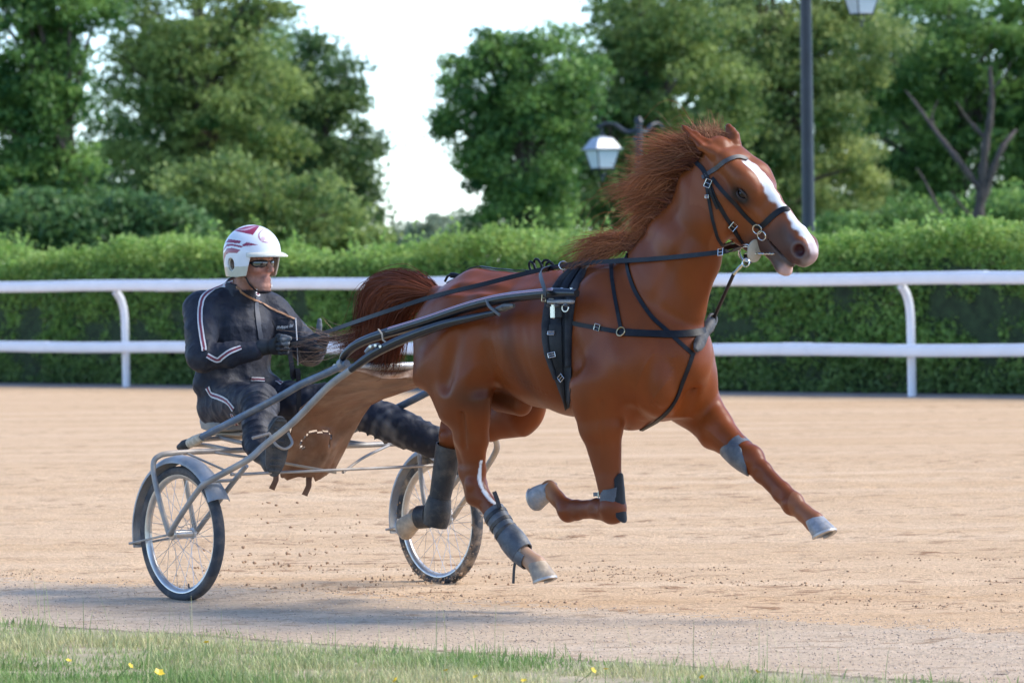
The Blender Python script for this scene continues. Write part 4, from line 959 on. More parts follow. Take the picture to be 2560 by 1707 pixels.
# tail: carried up, arched, streaming back into the sulky
dock = V3(-.955, 0, 1.475); n = 13000
dt = at(1060, 690, 0); e1 = at(990, 688, -.02); 
guide = [np.array(catmull(q, 5)) for q in (
    [dock, at(1040, 700, 0), at(985, 690, .0), at(925, 712, -.02), at(912, 790, -.02), at(905, 850, -.02), at(830, 880, -.04)],
    [dock, at(1045, 715, 0), at(990, 715, .03), at(945, 750, .03), at(940, 830, .04), at(905, 870, .03), at(800, 860, .02)],
    [dock, at(1050, 735, 0), at(1005, 750, -.03), at(975, 810, -.04), at(965, 880, -.04), at(950, 915, -.05), at(900, 930, -.05)],
    [dock, at(1055, 745, 0), at(1020, 785, .04), at(1000, 850, .05), at(990, 905, .05), at(985, 930, .04), at(970, 940, .04)],
    [dock, at(1040, 703, 0), at(980, 696, .05), at(930, 730, .06), at(915, 800, .06), at(870, 850, .03), at(775, 865, .0)])]
K = len(guide[0]); wts = r.dirichlet((.6, .6, .6, .5, .5), n); paths = sum(wts[:, i, None, None] * guide[i][None] for i in range(5))
tK = np.linspace(0, 1, K)[None, :, None]; paths = paths + r.normal(size=(n, 1, 3)) * np.array([.015, .026, .015]) * np.minimum(tK * 4 + .35, 1.25) + .025 * np.sin(tK * 7 + r.random((n, 1, 3)) * 6.3) * tK ** 2
cut = r.uniform(.52, .93, n); tk = np.linspace(0, 1, K); new = np.empty((n, 12, 3))
for j in range(12):
    s = cut * j / 11 * (K - 1); i0 = np.clip(s.astype(int), 0, K - 2); fr = (s - i0)[:, None]; new[:, j] = paths[np.arange(n), i0] * (1 - fr) + paths[np.arange(n), i0 + 1] * fr
v, f, c = hair(new, .0014, .0005, (.17, .042, .015), (.11, .028, .012), .14, 12)
wis = 45; wp = []
for _ in range(wis):
    jx, jy, jz = r.normal(size=3); sw = r.normal()
    wp.append(np.array(catmull([at(918 + 14 * jx, 835 + 16 * jy, -.02 + .02 * jz), at(868 + 14 * jx, 852 + 16 * jy + 6 * sw, -.04 + .03 * jz), at(815 + 16 * jx, 858 + 20 * jy - 5 * sw, -.05 + .03 * jz), at(755 + 30 * jx, 862 + 30 * jy + 14 * sw, -.05 + .04 * jz)], 5)))
wp = np.array(wp)
v2, f2, c2 = hair(wp, .0011, .0004, (.13, .045, .025), (.33, .19, .12), .2, 13)
me = np_mesh('tail', np.concatenate([v, v2]), np.concatenate([f, f2 + len(v)])); set_col(me, np.concatenate([c, c2])); o = obj('tail', me, m_hair, horse); o['label'] = 'dark red tail arched up and streaming back'

# ------------------------------------------------------------------ harness
m_lea = mat('black_leather', (.008, .009, .012), .45, spec=.22, var=.3, vscale=40, bump=.15, bscale=200, dust=(.05, .047, .043), dscale=9, damt=.3, bdist=.003)
m_pad = mat('harness_pad', (.016, .018, .023), .6, spec=.25, var=.25, vscale=30, bump=.3, bscale=300, dust=(.10, .095, .09), dscale=8, damt=.4, bdist=.003)
m_met = mat('harness_metal', (.62, .61, .58), .25, 1.0)
m_brass = mat('brass', (.52, .40, .22), .3, 1.0)
def strap_pts(px, off, step=3):
    out = []; nr = []
    P = catmull([V3(x, y, 0) for x, y in px], step)
    for p in P:
        h, n_ = hit(p[0], p[1], off)
        if h is None or (out and np.linalg.norm(h - out[-1]) > .25): continue
        out.append(h); nr.append(n_)
    return out, nr
def strap(name, px, w, parent, m=None, off=.005, th=.005, extra_a=None, extra_b=None, step=3):
    P, N = strap_pts(px, off, step)
    if extra_a: P = [np.asarray(q) for q in extra_a] + P; N = [N[0]] * len(extra_a) + N
    if extra_b: P = P + [np.asarray(q) for q in extra_b]; N = N + [N[-1]] * len(extra_b)
    m_ = MB(); m_.ribbon(P, N, w, th); return m_.build(name, m or m_lea, parent, auto=30)
def buckle(px, py, w, h, ang, parent, m=None, off=.010, name='buckle'):
    c, n_ = hit(px, py, off)
    return buckle3(c, n_, w, h, ang, parent, m, name)
def buckle3(c, n_, w, h, ang, parent, m=None, name='buckle'):
    ref = V3(0, 0, 1); a = unit(np.cross(ref, n_)); b = np.cross(n_, a); q = math.radians(ang); A = a * math.cos(q) + b * math.sin(q); B = -a * math.sin(q) + b * math.cos(q)
    m_ = MB(); P = [c + A * w / 2 * i + B * h / 2 * j for i, j in ((-1, -1), (1, -1), (1, 1), (-1, 1))]
    m_.tube([P[0], P[1], P[2], P[3], P[0]], .0028, 6); m_.tube([c - A * w / 2, c + A * w * .55], .002, 5); return m_.build(name, m or m_met, parent)
def ring_on(px, py, R, parent, m=None, off=.012, axis=None, name='ring', r_=.0032):
    c, n_ = hit(px, py, off); m_ = MB(); m_.torus(c, n_ if axis is None else axis, R, r_, 22, 7); return m_.build(name, m or m_met, parent)
harness = empty('harness', HRS.o, HRS.deg); tag(harness, 'black leather driving harness with padded girth and breast collar on the chestnut horse', 'harness')
# the padded saddle and girth
rows = [((1420, 684), (1474, 664)), ((1400, 700), (1462, 690)), ((1384, 722), (1448, 716)), ((1368, 748), (1440, 745)), ((1360, 780), (1435, 780)), ((1356, 815), (1432, 815)), ((1357, 850), (1430, 850)), ((1363, 885), (1429, 885)), ((1374, 915), (1429, 915)), ((1386, 945), (1428, 945)), ((1397, 975), (1427, 975)), ((1407, 1000), (1426, 1000)), ((1412, 1018), (1424, 1018))]
def patch(name, a, b, off0, th, nc, parent, m, rr=rows, r0=0, r1=99):
    vs = []; nr = 0
    for (L_, R_) in rr[r0:r1]:
        row = []
        for k in range(nc):
            t_ = a + (b - a) * k / (nc - 1); h, n_ = hit(L_[0] + (R_[0] - L_[0]) * t_, L_[1] + (R_[1] - L_[1]) * t_)
            if h is None: break
            bul = math.sin(math.pi * k / (nc - 1)) ** .5
            row.append((h + n_ * (off0 - .004), h + n_ * (off0 + th * bul)))
        if len(row) < nc: continue
        vs += [q[0] for q in row] + [q[1] for q in row]; nr += 1
    fs = []; w2 = 2 * nc
    for i in range(nr - 1):
        for k in range(nc - 1):
            fs.append((i * w2 + nc + k, i * w2 + nc + k + 1, (i + 1) * w2 + nc + k + 1, (i + 1) * w2 + nc + k))
            fs.append((i * w2 + k + 1, i * w2 + k, (i + 1) * w2 + k, (i + 1) * w2 + k + 1))
    for i in range(nr - 1):
        for k, f_ in ((0, 1), (nc - 1, -1)): fs.append((i * w2 + k, i * w2 + nc + k, (i + 1) * w2 + nc + k, (i + 1) * w2 + k)[::f_])
    m_ = MB(); m_.add(vs, [f[::-1] for f in fs]); return m_.build(name, m, parent, auto=60)
patch('saddle_pad', 0, 1, .004, .006, 7, harness, m_pad)
patch('pad_roll', 0, .26, .008, .016, 6, harness, m_pad, r1=10)
patch('pad_roll', .76, 1, .008, .016, 6, harness, m_pad, r1=9)
patch('girth_strap', .34, .66, .016, .004, 4, harness, m_lea)
patch('saddle_flap', .30, .70, .022, .005, 5, harness, m_lea, r0=5, r1=9)
mir = []
for o_ in [c_ for c_ in harness.children if c_.name.split('.')[0] in ('saddle_pad', 'girth_strap', 'pad_roll')]:      # the far side of the same pad
    c_ = o_.copy(); c_.data = o_.data.copy(); COL.objects.link(c_)
    for vt in c_.data.vertices: vt.co.y = -vt.co.y
    c_.data.flip_normals(); c_.parent = harness
sd = MB()
tp = [top_at(x) + V3(0, 0, .012) for x in (.0, .05, .10)]
sd.add([p + V3(0, y, -.06 * (abs(y) / .08) ** 1.6) + V3(0, 0, dz) for p in tp for dz in (0, .022) for y in (-.08, -.04, 0, .04, .08)],
       [(i * 10 + 5 + k, i * 10 + 6 + k, i * 10 + 16 + k, i * 10 + 15 + k) for i in range(2) for k in range(4)] + [(i * 10 + k + 1, i * 10 + k, i * 10 + 10 + k, i * 10 + 11 + k) for i in range(2) for k in range(4)] + [(k, k + 1, k + 6, k + 5) for k in range(4)] + [(20 + k + 1, 20 + k, 25 + k, 26 + k) for k in range(4)] + [(0, 5, 15, 10), (10, 15, 25, 20), (9, 4, 14, 19), (19, 14, 24, 29)])
sd.build('saddle_tree', m_lea, harness)
for px, py, w, h, a in ((1387, 835, .034, .014, 0), (1387, 885, .036, .02, 10), (1414, 942, .03, .026, 40)): buckle(px, py, w, h, a, harness, off=.034)
TER = at(1408, 664, -.09); m_ = MB(); m_.torus(TER, V3(.75, -.5, .2), .019, .0035, 22, 7); m_.tube([TER - V3(0, 0, .02), TER - V3(0, -.015, .055)], .004, 6); m_.build('terret_ring', m_met, harness)
TER2 = V3(TER[0], .09, TER[2] + .005); m_ = MB(); m_.torus(TER2, V3(.75, -.5, .2), .019, .0035, 22, 7); m_.tube([TER2 - V3(0, 0, .02), TER2 - V3(0, .015, .055)], .004, 6); m_.build('terret_ring', m_met, harness)
# breast collar, neck straps, martingale
strap('breast_strap', [(1408, 801), (1450, 812), (1495, 820), (1530, 827), (1552, 831)], .020, harness)
strap('breast_collar', [(1552, 831), (1600, 834), (1650, 836), (1700, 836), (1744, 832), (1768, 826)], .034, harness, th=.008)
strap('neck_strap', [(1541, 636), (1530, 655), (1528, 680), (1534, 722), (1544, 775), (1553, 820)], .017, harness)
strap('neck_strap', [(1566, 628), (1570, 670), (1583, 715), (1602, 752), (1632, 795), (1672, 831), (1705, 862), (1730, 884)], .018, harness)
strap('martingale', [(1733, 880), (1722, 915), (1706, 955), (1690, 995), (1668, 1028), (1640, 1053)], .018, harness, extra_b=[snap((.36, .02, .86), .006)[0]])
ring_on(1555, 831, .021, harness, m_brass); buckle(1497, 819, .034, .028, -12, harness, off=.012)
m_knot = mat('dusty_leather', (.04, .04, .042), .6, spec=.3, var=.4, vscale=30, dust=(.16, .145, .13), dscale=20, damt=.5)
K0, kn_ = hit(1735, 872, .028); K1, _k = hit(1764, 812, .032)
m_ = MB(); ax_ = unit(K1 - K0); sd_ = unit(np.cross(ax_, kn_)); Lk = np.linalg.norm(K1 - K0)
pts = [K0 - ax_ * .02 + (K1 - K0) * t_ + ax_ * .0 for t_ in np.linspace(0, 1.25, 9)]
m_.tube(pts, [.012, .026, .030, .026, .022, .024, .030, .026, .010], 12, flat=(1, .6), up=kn_); m_.build('leather_keeper', m_knot, harness)
m_ = MB(); m_.tube(catmull([K1 + sd_ * .02, K1 + ax_ * .045 + sd_ * .016, K1 + ax_ * .06, K1 + ax_ * .04 - sd_ * .02, K1 - ax_ * .02 - sd_ * .018], 5), .008, 8); m_.build('keeper_loop', m_knot, harness)
# back strap to the crupper, spare rein coiled at the saddle
sp = [top_at(x) + V3(0, 0, .008) for x in np.linspace(-.05, -.88, 16)]; m_ = MB(); m_.ribbon(sp, [V3(0, 0, 1)] * 16, .022, .005); m_.build('back_strap', m_lea, harness)
cq = top_at(-.84) + V3(0, 0, .018); m_ = MB(); m_.tube(catmull([cq + V3(-.06, 0, -.015), cq + V3(-.02, -.01, .012), cq + V3(.03, .01, .006), cq + V3(.06, 0, -.004)], 5), [.006] * 6 + [.013] * 5 + [.006] * 5, 8); m_.build('crupper_loop', m_lea, harness)
m_ = MB(); m_.torus(cq + V3(.065, 0, .004), V3(1, 0, .2), .016, .003, 14, 6); m_.build('crupper_ring', m_met, harness)
kc = at(1345, 664, 0.0)
for i, (dx, dy, dz, R) in enumerate(((0, 0, 0, .032), (.05, .01, .0, .026), (-.04, 0, -.005, .024), (.09, -.01, -.004, .02))):
    m_ = MB(); m_.torus(kc + V3(dx, dy, dz), V3(.25 * (-1) ** i, 1, .3), R, .006, 18, 6); m_.build('coiled_strap', m_lea, harness)

# ------------------------------------------------------------------ bridle
bridle = empty('bridle', HRS.o, HRS.deg); tag(bridle, 'black leather bridle with silver rings and cream bit guard on the horse head', 'bridle')
PX = lambda *a: [(1680 + x / 3.92, 320 + y / 3.92) for x, y in a]
strap('browband', PX((300, 490), (350, 455), (430, 400), (500, 345), (560, 312), (640, 287), (700, 296), (735, 318)), .020, bridle, mat('worn_leather', (.06, .055, .055), .5, var=.2, vscale=40))
strap('crownpiece', PX((235, 340), (290, 390), (325, 440), (350, 500)), .020, bridle)
strap('cheekpiece', PX((350, 500), (390, 600), (430, 700), (480, 790), (530, 880), (590, 970), (650, 1060), (700, 1130)), .018, bridle)
strap('cheek_billet', PX((365, 530), (395, 640), (430, 730), (455, 790)), .014, bridle, off=.011)
strap('throatlatch', PX((340, 540), (355, 640), (375, 760), (395, 880), (420, 980), (450, 1080), (490, 1150)), .014, bridle, extra_b=[hp(.33, -.335, .03), hp(.33, -.335, -.03)])
strap('noseband_cheek', PX((395, 495), (470, 590), (560, 690), (640, 770), (720, 860), (800, 935), (840, 970)), .018, bridle)
strap('noseband', PX((850, 985), (900, 945), (960, 890), (1020, 840), (1080, 805), (1140, 795)), .026, bridle)
for x, y, w, h, a in ((365, 550, .030, .036, -20), (583, 958, .032, .034, -35), (358, 672, .018, .012, 0)): buckle(*PX((x, y))[0], w, h, a, bridle, off=.014)
ring_on(*PX((845, 985))[0], .0215, bridle); ring_on(*PX((897, 1046))[0], .0215, bridle, off=.016)
BIT, bn = hit(*PX((752, 1185))[0], .022)
if BIT is None: BIT = hp(.44, -.20, .06); bn = HD['l']
bitn = unit(HD['l'] + HD['n'] * .1)
m_ = MB(); m_.torus(BIT, bitn, .036, .004, 28, 8); m_.build('bit_ring', m_met, bridle)
m_ = MB(); m_.torus(BIT + HD['a'] * .006 + HD['l'] * .010, unit(bitn + HD['a'] * .35), .036, .003, 28, 8); m_.build('bit_ring', m_met, bridle)
GU, gn = hit(*PX((845, 1180))[0], .014)
if GU is None: GU = hp(.48, -.17, .06)
gax = unit(V3(.719, -.695, 0) * .66 + V3(.695, .719, 0) * .75 - V3(0, 0, .15)); m_ = MB(); m_.lathe([(.004, .006), (.044, .005), (.052, .002), (.052, -.003), (.004, -.004)], GU + HD['l'] * .012, gax, 30); m_.build('bit_guard', mat('cream_rubber', (.46, .42, .32), .6, var=.25, vscale=30, dust=(.12, .10, .08), dscale=30, damt=.5), bridle)
m_ = MB(); b0 = BIT + HD['l'] * .0; b1 = hp(.53, -.168, .052); ts = np.linspace(0, 1, 30); pp = [b0 + (b1 - b0) * t_ for t_ in ts]
for ph_ in (0, math.pi): m_.tube([p + HD['n'] * .004 * math.cos(t_ * 30 + ph_) + HD['l'] * .004 * math.sin(t_ * 30 + ph_) + HD['l'] * .012 for p, t_ in zip(pp, ts)], .0035, 6)
m_.build('twisted_bit', m_met, bridle)
m_ = MB(); m_.tube(catmull([BIT - HD['n'] * .02 - HD['l'] * .01, BIT - HD['n'] * .055 - HD['l'] * .03 + HD['a'] * .02, BIT - HD['n'] * .06 - HD['l'] * .07 + HD['a'] * .02], 5), .010, 8); m_.build('curb_strap', m_lea, bridle)
MB_ = at(*PX((690, 1340))[0], -.05); m_ = MB(); m_.torus(at(*PX((725, 1320))[0], -.05), V3(.2, -1, .1), .018, .0035, 18, 7); m_.build('snap_ring', m_met, bridle)
# tie-down from keeper to bit
m_ = MB(); t0 = K1 + ax_ * .05; t1 = at(*PX((605, 1430))[0], -.055); t2 = at(*PX((700, 1325))[0], -.05); 
m_.tube(catmull([t0, t0 + (t1 - t0) * .35, t0 + (t1 - t0) * .7, t1], 6), .0085, 8); m_.build('tie_down', m_lea, harness)
m_ = MB(); m_.tube([t1, t1 + (t2 - t1) * .3, t1 + (t2 - t1) * .6, t2], [.009, .006, .008, .005], 8); m_.build('snap_hook', m_met, harness)
# reins: bit -> terret -> along the horse's flank -> hand (the hands are built at the same points)
HAND_N = CRT.w(CRT.at(722, 864, -.03)); HAND_F = CRT.w(CRT.at(792, 852, .15))
reins = empty('reins', HRS.o, HRS.deg); tag(reins, 'pair of long black leather reins from the bit back to the driver', 'reins')
A = BIT - HD['a'] * .03; hn = HRS.loc(HAND_N); hf_ = HRS.loc(HAND_F)
mid1 = at(1804, 630, -.135); mid2 = at(1640, 647, -.13)
pts = catmull([A, mid1, mid2, TER, at(1198, 713, -.21), at(1070, 745, -.22), at(900, 801, -.215 + .05), hn], 10)
m_ = MB(); m_.ribbon(pts, [V3(.1, -1, .25)] * len(pts), .021, .005); m_.build('rein', m_lea, reins, auto=30)
A2 = hp(.44, -.2, -.09); pts = catmull([A2, A2 + (TER2 - A2) * .5 + V3(0, .05, -.02), TER2, V3(-.5, .20, 1.50), V3(-.95, .22, 1.36), hf_], 10)
m_ = MB(); m_.ribbon(pts, [V3(.1, 1, .25)] * len(pts), .021, .005); m_.build('rein', m_lea, reins, auto=30)
m_ = MB(); m_.ribbon(catmull([hn, hn + V3(.02, -.0, -.10), hn + V3(.03, .0, -.16), hn + V3(.055, .01, -.13), hn + V3(.045, .02, -.45)], 6), [V3(1, -.4, 0)] * 25, .024, .004); m_.build('rein_end', m_lea, reins)
buckle3(mid1 + V3(.0, -.008, 0), V3(.1, -1, .2), .026, .030, 5, reins)

# ------------------------------------------------------------------ leg boots: each one a thing of its own
m_boot = mat('boot_leather', (.070, .080, .095), .5, spec=.4, var=.25, vscale=18, dust=(.30, .28, .25), dscale=12, damt=.45, bump=.2, bscale=90)
m_bootd = mat('boot_dark', (.020, .021, .024), .5, spec=.4, var=.3, vscale=18, dust=(.22, .17, .12), dscale=10, damt=.4, bump=.25, bscale=80)
LEGS = HD['hoof']
def wrap(name, A, B, ra, rb, m, parent, side=(0, 1, 0), n=22, flare=None, arc=None, face=None, rows_=9, th=.006, bulge=0.0):
    """a sleeve (or part of one) round the leg axis A-B; ra, rb = (across, fore-aft)"""
    A = np.asarray(A, float); B = np.asarray(B, float); ax = unit(B - A); sd = np.asarray(side, float); sd = unit(sd - ax * (sd @ ax)); fw = np.cross(ax, sd)
    fw = fw if fw[0] > 0 else -fw; vs = []
    a0, a1 = (0, 2 * math.pi) if arc is None else arc; full = arc is None; m_n = n if full else n + 1
    for i in range(rows_):
        t_ = i / (rows_ - 1); bb = 1 + bulge * math.sin(math.pi * t_)
        for inner in (0, 1):
            for k in range(m_n):
                q = a0 + (a1 - a0) * k / n
                edge = 0 if full else .0
                r1 = (ra[0] + (rb[0] - ra[0]) * t_) * bb - inner * th; r2 = (ra[1] + (rb[1] - ra[1]) * t_) * bb - inner * th
                tt_ = t_
                if face: tt_ = t_ + face(q, t_)
                vs.append(A + (B - A) * tt_ + fw * math.cos(q) * r2 + sd * math.sin(q) * r1)
    fs = []; w = 2 * m_n
    for i in range(rows_ - 1):
        for k in range(n):
            k2 = (k + 1) % m_n
            fs.append((i * w + k, i * w + k2, i * w + w + k2, i * w + w + k)); fs.append((i * w + m_n + k2, i * w + m_n + k, i * w + w + m_n + k, i * w + w + m_n + k2))
    for i in (0, rows_ - 1):
        for k in range(n):
            k2 = (k + 1) % m_n; f_ = (i * w + k, i * w + m_n + k, i * w + m_n + k2, i * w + k2); fs.append(f_ if i == 0 else f_[::-1])
    if not full:
        for i in range(rows_ - 1):
            for k, s_ in ((0, 1), (m_n - 1, -1)): fs.append((i * w + k, i * w + w + k, i * w + w + m_n + k, i * w + m_n + k)[::s_])
    mm = MB(); mm.add(vs, fs); return mm.build(name, m, parent, auto=45)
# near hind tall boot
ft, cb, so = LEGS['nh']; hk = at(1188, 1205, -.13); bt = empty('leg_boot', HRS.o, HRS.deg); tag(bt, 'tall blue-grey leather boot buckled round the near hind cannon and fetlock', 'horse boot', 'leg boots on the horse')
d = ft - hk; wrap('cuff', hk + d * .44, hk + d * .80, (.050, .058), (.046, .056), m_boot, bt, bulge=.03)
wrap('fetlock_cup', hk + d * .76, ft + (cb - ft) * .30, (.050, .060), (.050, .062), m_boot, bt, bulge=.12)
wrap('pastern_cup', ft + (cb - ft) * -.05, ft + (cb - ft) * .62, (.047, .058), (.046, .056), m_boot, bt, bulge=.03, arc=(1.2, 5.1))
for t_ in (.50, .62, .74, .88): wrap('strap', hk + d * t_, hk + d * (t_ + .045), (.054, .062), (.053, .061), m_bootd, bt, rows_=3)
m_ = MB(); p0 = ft + (cb - ft) * .55 + V3(-.06, -.02, -.01); m_.ribbon([p0, p0 + V3(-.01, 0, -.05), p0 + V3(-.015, 0, -.11)], [V3(0, -1, 0)] * 3, .014, .004); m_.build('strap_end', m_bootd, bt)
for t_ in (.52, .64, .76): buckle3(hk + d * t_ + V3(-.058, -.018, -.02), V3(-.7, -.7, 0), .016, .02, 40, bt)
m_ = MB(); p0 = hk + d * .45 + V3(.062, -.02, .02); m_.ribbon([p0 + V3(-.035, 0, .075), p0 + V3(-.016, 0, .04), p0], [V3(.6, -.6, .5)] * 3, .020, .005); m_.build('tongue', m_bootd, bt)
# far hind long boot
ft, cb, so = LEGS['fh']; hk = at(1128, 1085, .13); bt = empty('leg_boot', HRS.o, HRS.deg); tag(bt, 'long dark muddy boot on the raised far hind leg in front of the far wheel', 'horse boot', 'leg boots on the horse')
d = ft - hk; wrap('shin_sleeve', hk + d * .14, hk + d * .80, (.060, .070), (.047, .056), m_bootd, bt)
wrap('fetlock_cup', hk + d * .78, hk + d * 1.12, (.050, .060), (.052, .066), m_bootd, bt, bulge=.15)
wrap('pastern_wrap', ft + (cb - ft) * .35, ft + (cb - ft) * .85, (.046, .056), (.047, .056), m_bootd, bt, rows_=5)
# near fore knee boot: grey strap above the knee with a black shin pad in front
kn = at(1532, 1268, -.145); bt = empty('knee_boot', HRS.o, HRS.deg); tag(bt, 'grey buckled knee boot with black pad on the folded near foreleg', 'horse boot', 'leg boots on the horse')
up_ = V3(-.012, 0, 1); wrap('strap', kn + up_ * .030, kn + up_ * .085, (.055, .062), (.053, .060), m_boot, bt, face=lambda q, t_: .45 * (t_ - .5) * (math.cos(q) ** 2) + .12 * math.sin(q * 1.0) * (t_ - .5))
wrap('shin_pad', kn + V3(-.004, 0, .155), kn + V3(.004, 0, -.070), (.045, .060), (.052, .070), m_lea, bt, arc=(-.75, .75), n=12, rows_=11, th=.006, face=lambda q, t_: .25 * (.5 - t_) * (q / .75) ** 2)
b_ = kn + up_ * .058 + V3(-.055, -.035, .0); buckle3(b_, V3(-.75, -.65, 0), .02, .026, 0, bt); m_ = MB(); m_.ribbon([b_ + V3(.01, -.004, 0), b_ + V3(-.012, -.004, .002), b_ + V3(-.035, .004, 0)], [V3(-.5, -.8, 0)] * 3, .018, .004); m_.build('strap_end', m_boot, bt)
# far fore knee boot: a big shell on the inside and back of the forearm
kn = at(1874, 1147, .15); el = V3(.50, .19, .955); d = unit(kn - el); bt = empty('knee_boot', HRS.o, HRS.deg); tag(bt, 'big grey shell boot strapped above the knee of the outstretched far foreleg', 'horse boot', 'leg boots on the horse')
bt_side = V3(0, 1, 0)
wrap('shell', kn - d * .135, kn + d * .055, (.068, .076), (.060, .066), m_boot, bt, arc=(2.5, 5.35), n=18, rows_=12, bulge=.10, th=.008, face=lambda q, t_: .9 * (.5 - t_) * abs((q - 3.95) / 1.42) ** 2.4)
wrap('strap', kn - d * .105, kn - d * .055, (.062, .066), (.060, .064), m_boot, bt, rows_=4)

# ------------------------------------------------------------------ the sulky
ct = CRT.at
sulky = empty('sulky', CRT.o, CRT.deg); tag(sulky, 'two-wheeled racing sulky with curved black shafts and spoked wheels', 'sulky')
m_tube = mat('grey_tube', (.30, .28, .26), .5, .25, var=.25, vscale=12, dust=(.50, .39, .28), dscale=5, damt=.9, bump=.15, bscale=60)
m_blue = mat('blue_grey_tube', (.085, .115, .155), .4, .1, spec=.5, var=.3, vscale=10, dust=(.36, .29, .22), dscale=6, damt=.7)
m_shaft = mat('black_shaft', (.008, .010, .014), .3, spec=.35, var=.3, vscale=14, coat=.3)
m_rub = mat('tyre_rubber', (.035, .042, .052), .75, var=.2, vscale=30, dust=(.30, .23, .17), dscale=8, damt=.45, bump=.15, bscale=120)
m_rubm = mat('tyre_muddy', (.038, .042, .048), .8, var=.3, vscale=30, dust=(.40, .29, .19), dscale=14, damt=.95, bump=.3, bscale=80)
m_rim = mat('rim_alloy', (.60, .57, .53), .32, .75, var=.15, vscale=20, dust=(.48, .38, .28), dscale=9, damt=.6)
m_spoke = mat('spoke_wire', (.62, .60, .57), .3, .8)
m_fend = mat('fender_grey', (.24, .26, .28), .5, .2, var=.3, vscale=8, dust=(.42, .35, .28), dscale=12, damt=.6, bump=.2, bscale=50)
HW = .79; RW = .327
AX = V3(0, 1, 0)
def wheel(side, mtyre, label):
    c = V3(0, side * HW, RW); wh = empty('wheel', c); wh.parent = sulky; wh['label'] = label
    m_ = MB(); n = 72; prof = [(-.020, -.040), (-.027, -.028), (-.028, -.014), (-.021, -.004), (-.010, .0), (.010, .0), (.021, -.004), (.028, -.014), (.027, -.028), (.020, -.040)]
    vs = []; 
    for i in range(n):
        t_ = 2 * math.pi * i / n; d = V3(math.cos(t_), 0, math.sin(t_))
        for y, dr in prof: vs.append(d * (RW + dr) + AX * y)
    K = len(prof); m_.add(vs, [(i * K + k, i * K + k + 1, ((i + 1) % n) * K + k + 1, ((i + 1) % n) * K + k) for i in range(n) for k in range(K - 1)]); m_.build('tyre', mtyre, wh, auto=60)
    m_ = MB(); prof = [(-.018, -.034), (-.020, -.040), (-.017, -.048), (-.008, -.060), (.008, -.060), (.017, -.048), (.020, -.040), (.018, -.034)]; vs = []
    for i in range(n):
        t_ = 2 * math.pi * i / n; d = V3(math.cos(t_), 0, math.sin(t_))
        for y, dr in prof: vs.append(d * (RW + dr) + AX * y)
    K = len(prof); m_.add(vs, [(i * K + k + 1, i * K + k, ((i + 1) % n) * K + k, ((i + 1) % n) * K + k + 1) for i in range(n) for k in range(K - 1)] + [(i * K, i * K + K - 1, ((i + 1) % n) * K + K - 1, ((i + 1) % n) * K) for i in range(n)]); m_.build('rim', m_rim, wh, auto=60)
    m_ = MB(); m_.lathe([(.012, -.070), (.026, -.066), (.028, -.058), (.020, -.054), (.019, .054), (.028, .058), (.026, .066), (.012, .070)], (0, 0, 0), AX, 20); hb = m_.build('hub', m_rim, wh)
    m_ = MB(); m_.lathe([(.010, -.085), (.010, .085)], (0, 0, 0), AX, 10); m_.build('axle_pin', m_tube, hb)
    for i in range(36):
        sd = 1 if i % 2 else -1; a = 2 * math.pi * i / 36; b = a + (.95 if (i // 2) % 2 else -.95)
        p = V3(math.cos(a) * (RW - .058), 0, math.sin(a) * (RW - .058)); q = V3(math.cos(b) * .025, sd * .058, math.sin(b) * .025)
        m_ = MB(); m_.tube([q, p], .00125, 4, cap=False); m_.build('spoke', m_spoke, wh)
    if side < 0:
        m_ = MB(); a = -1.38; p = V3(math.cos(a), 0, math.sin(a)); m_.tube([p * (RW - .058), p * (RW - .085)], .004, 6); m_.build('valve', m_rub, wh)
    return wh
wheel(-1, m_rub, 'near wheel of the sulky'); wheel(1, m_rubm, 'far wheel of the sulky with mud on the tyre')
def fender(side):
    m_ = MB(); n = 34; a0, a1 = math.radians(28), math.radians(192); R = RW + .042; vs = []
    for i in range(n + 1):
        t_ = a0 + (a1 - a0) * i / n; d = V3(math.cos(t_), 0, math.sin(t_)); end = 1 + .25 * sstep(.12, 0, i / n)
        for off in (0, -.004):
            for y, dr in ((-.050, -.022), (-.044, -.008), (-.026, .006), (0, .011), (.026, .006), (.044, -.008), (.050, -.022)): vs.append(V3(0, side * HW, RW) + d * (R + dr + off) + AX * y * end)
    fs = []
    for i in range(n):
        for k in range(6): fs.append((i * 14 + k, i * 14 + k + 1, i * 14 + 15 + k, i * 14 + 14 + k)); fs.append((i * 14 + 8 + k, i * 14 + 7 + k, i * 14 + 21 + k, i * 14 + 22 + k))
        for k, s_ in ((0, 1), (6, -1)): fs.append((i * 14 + k, i * 14 + 14 + k, i * 14 + 21 + k, i * 14 + 7 + k)[::s_])
    for i in (0, n):
        for k in range(6): fs.append((i * 14 + k, i * 14 + 7 + k, i * 14 + 8 + k, i * 14 + k + 1)[::(1 if i == 0 else -1)])
    m_.add(vs, fs); f_ = m_.build('fender', m_fend, sulky, auto=40)
    back = V3(math.cos(a1), 0, math.sin(a1)) * R + V3(0, 0, RW)
    for yo in (-.075, .075):
        m_ = MB(); h0 = V3(0, side * HW + yo, RW); e = V3(back[0] - .006, side * HW + yo * .75, back[2] + .02); m_.tube([h0, e], .0055, 7); m_.build('fender_stay', m_tube, f_)
    m_ = MB(); m_.tube([V3(back[0] - .006, side * HW - .058, back[2] + .02), V3(back[0] - .006, side * HW + .058, back[2] + .02)], .006, 7); m_.build('fender_stay', m_tube, f_)
fender(-1); fender(1)
def mirror(P): return [V3(p[0], -p[1], p[2]) for p in P]
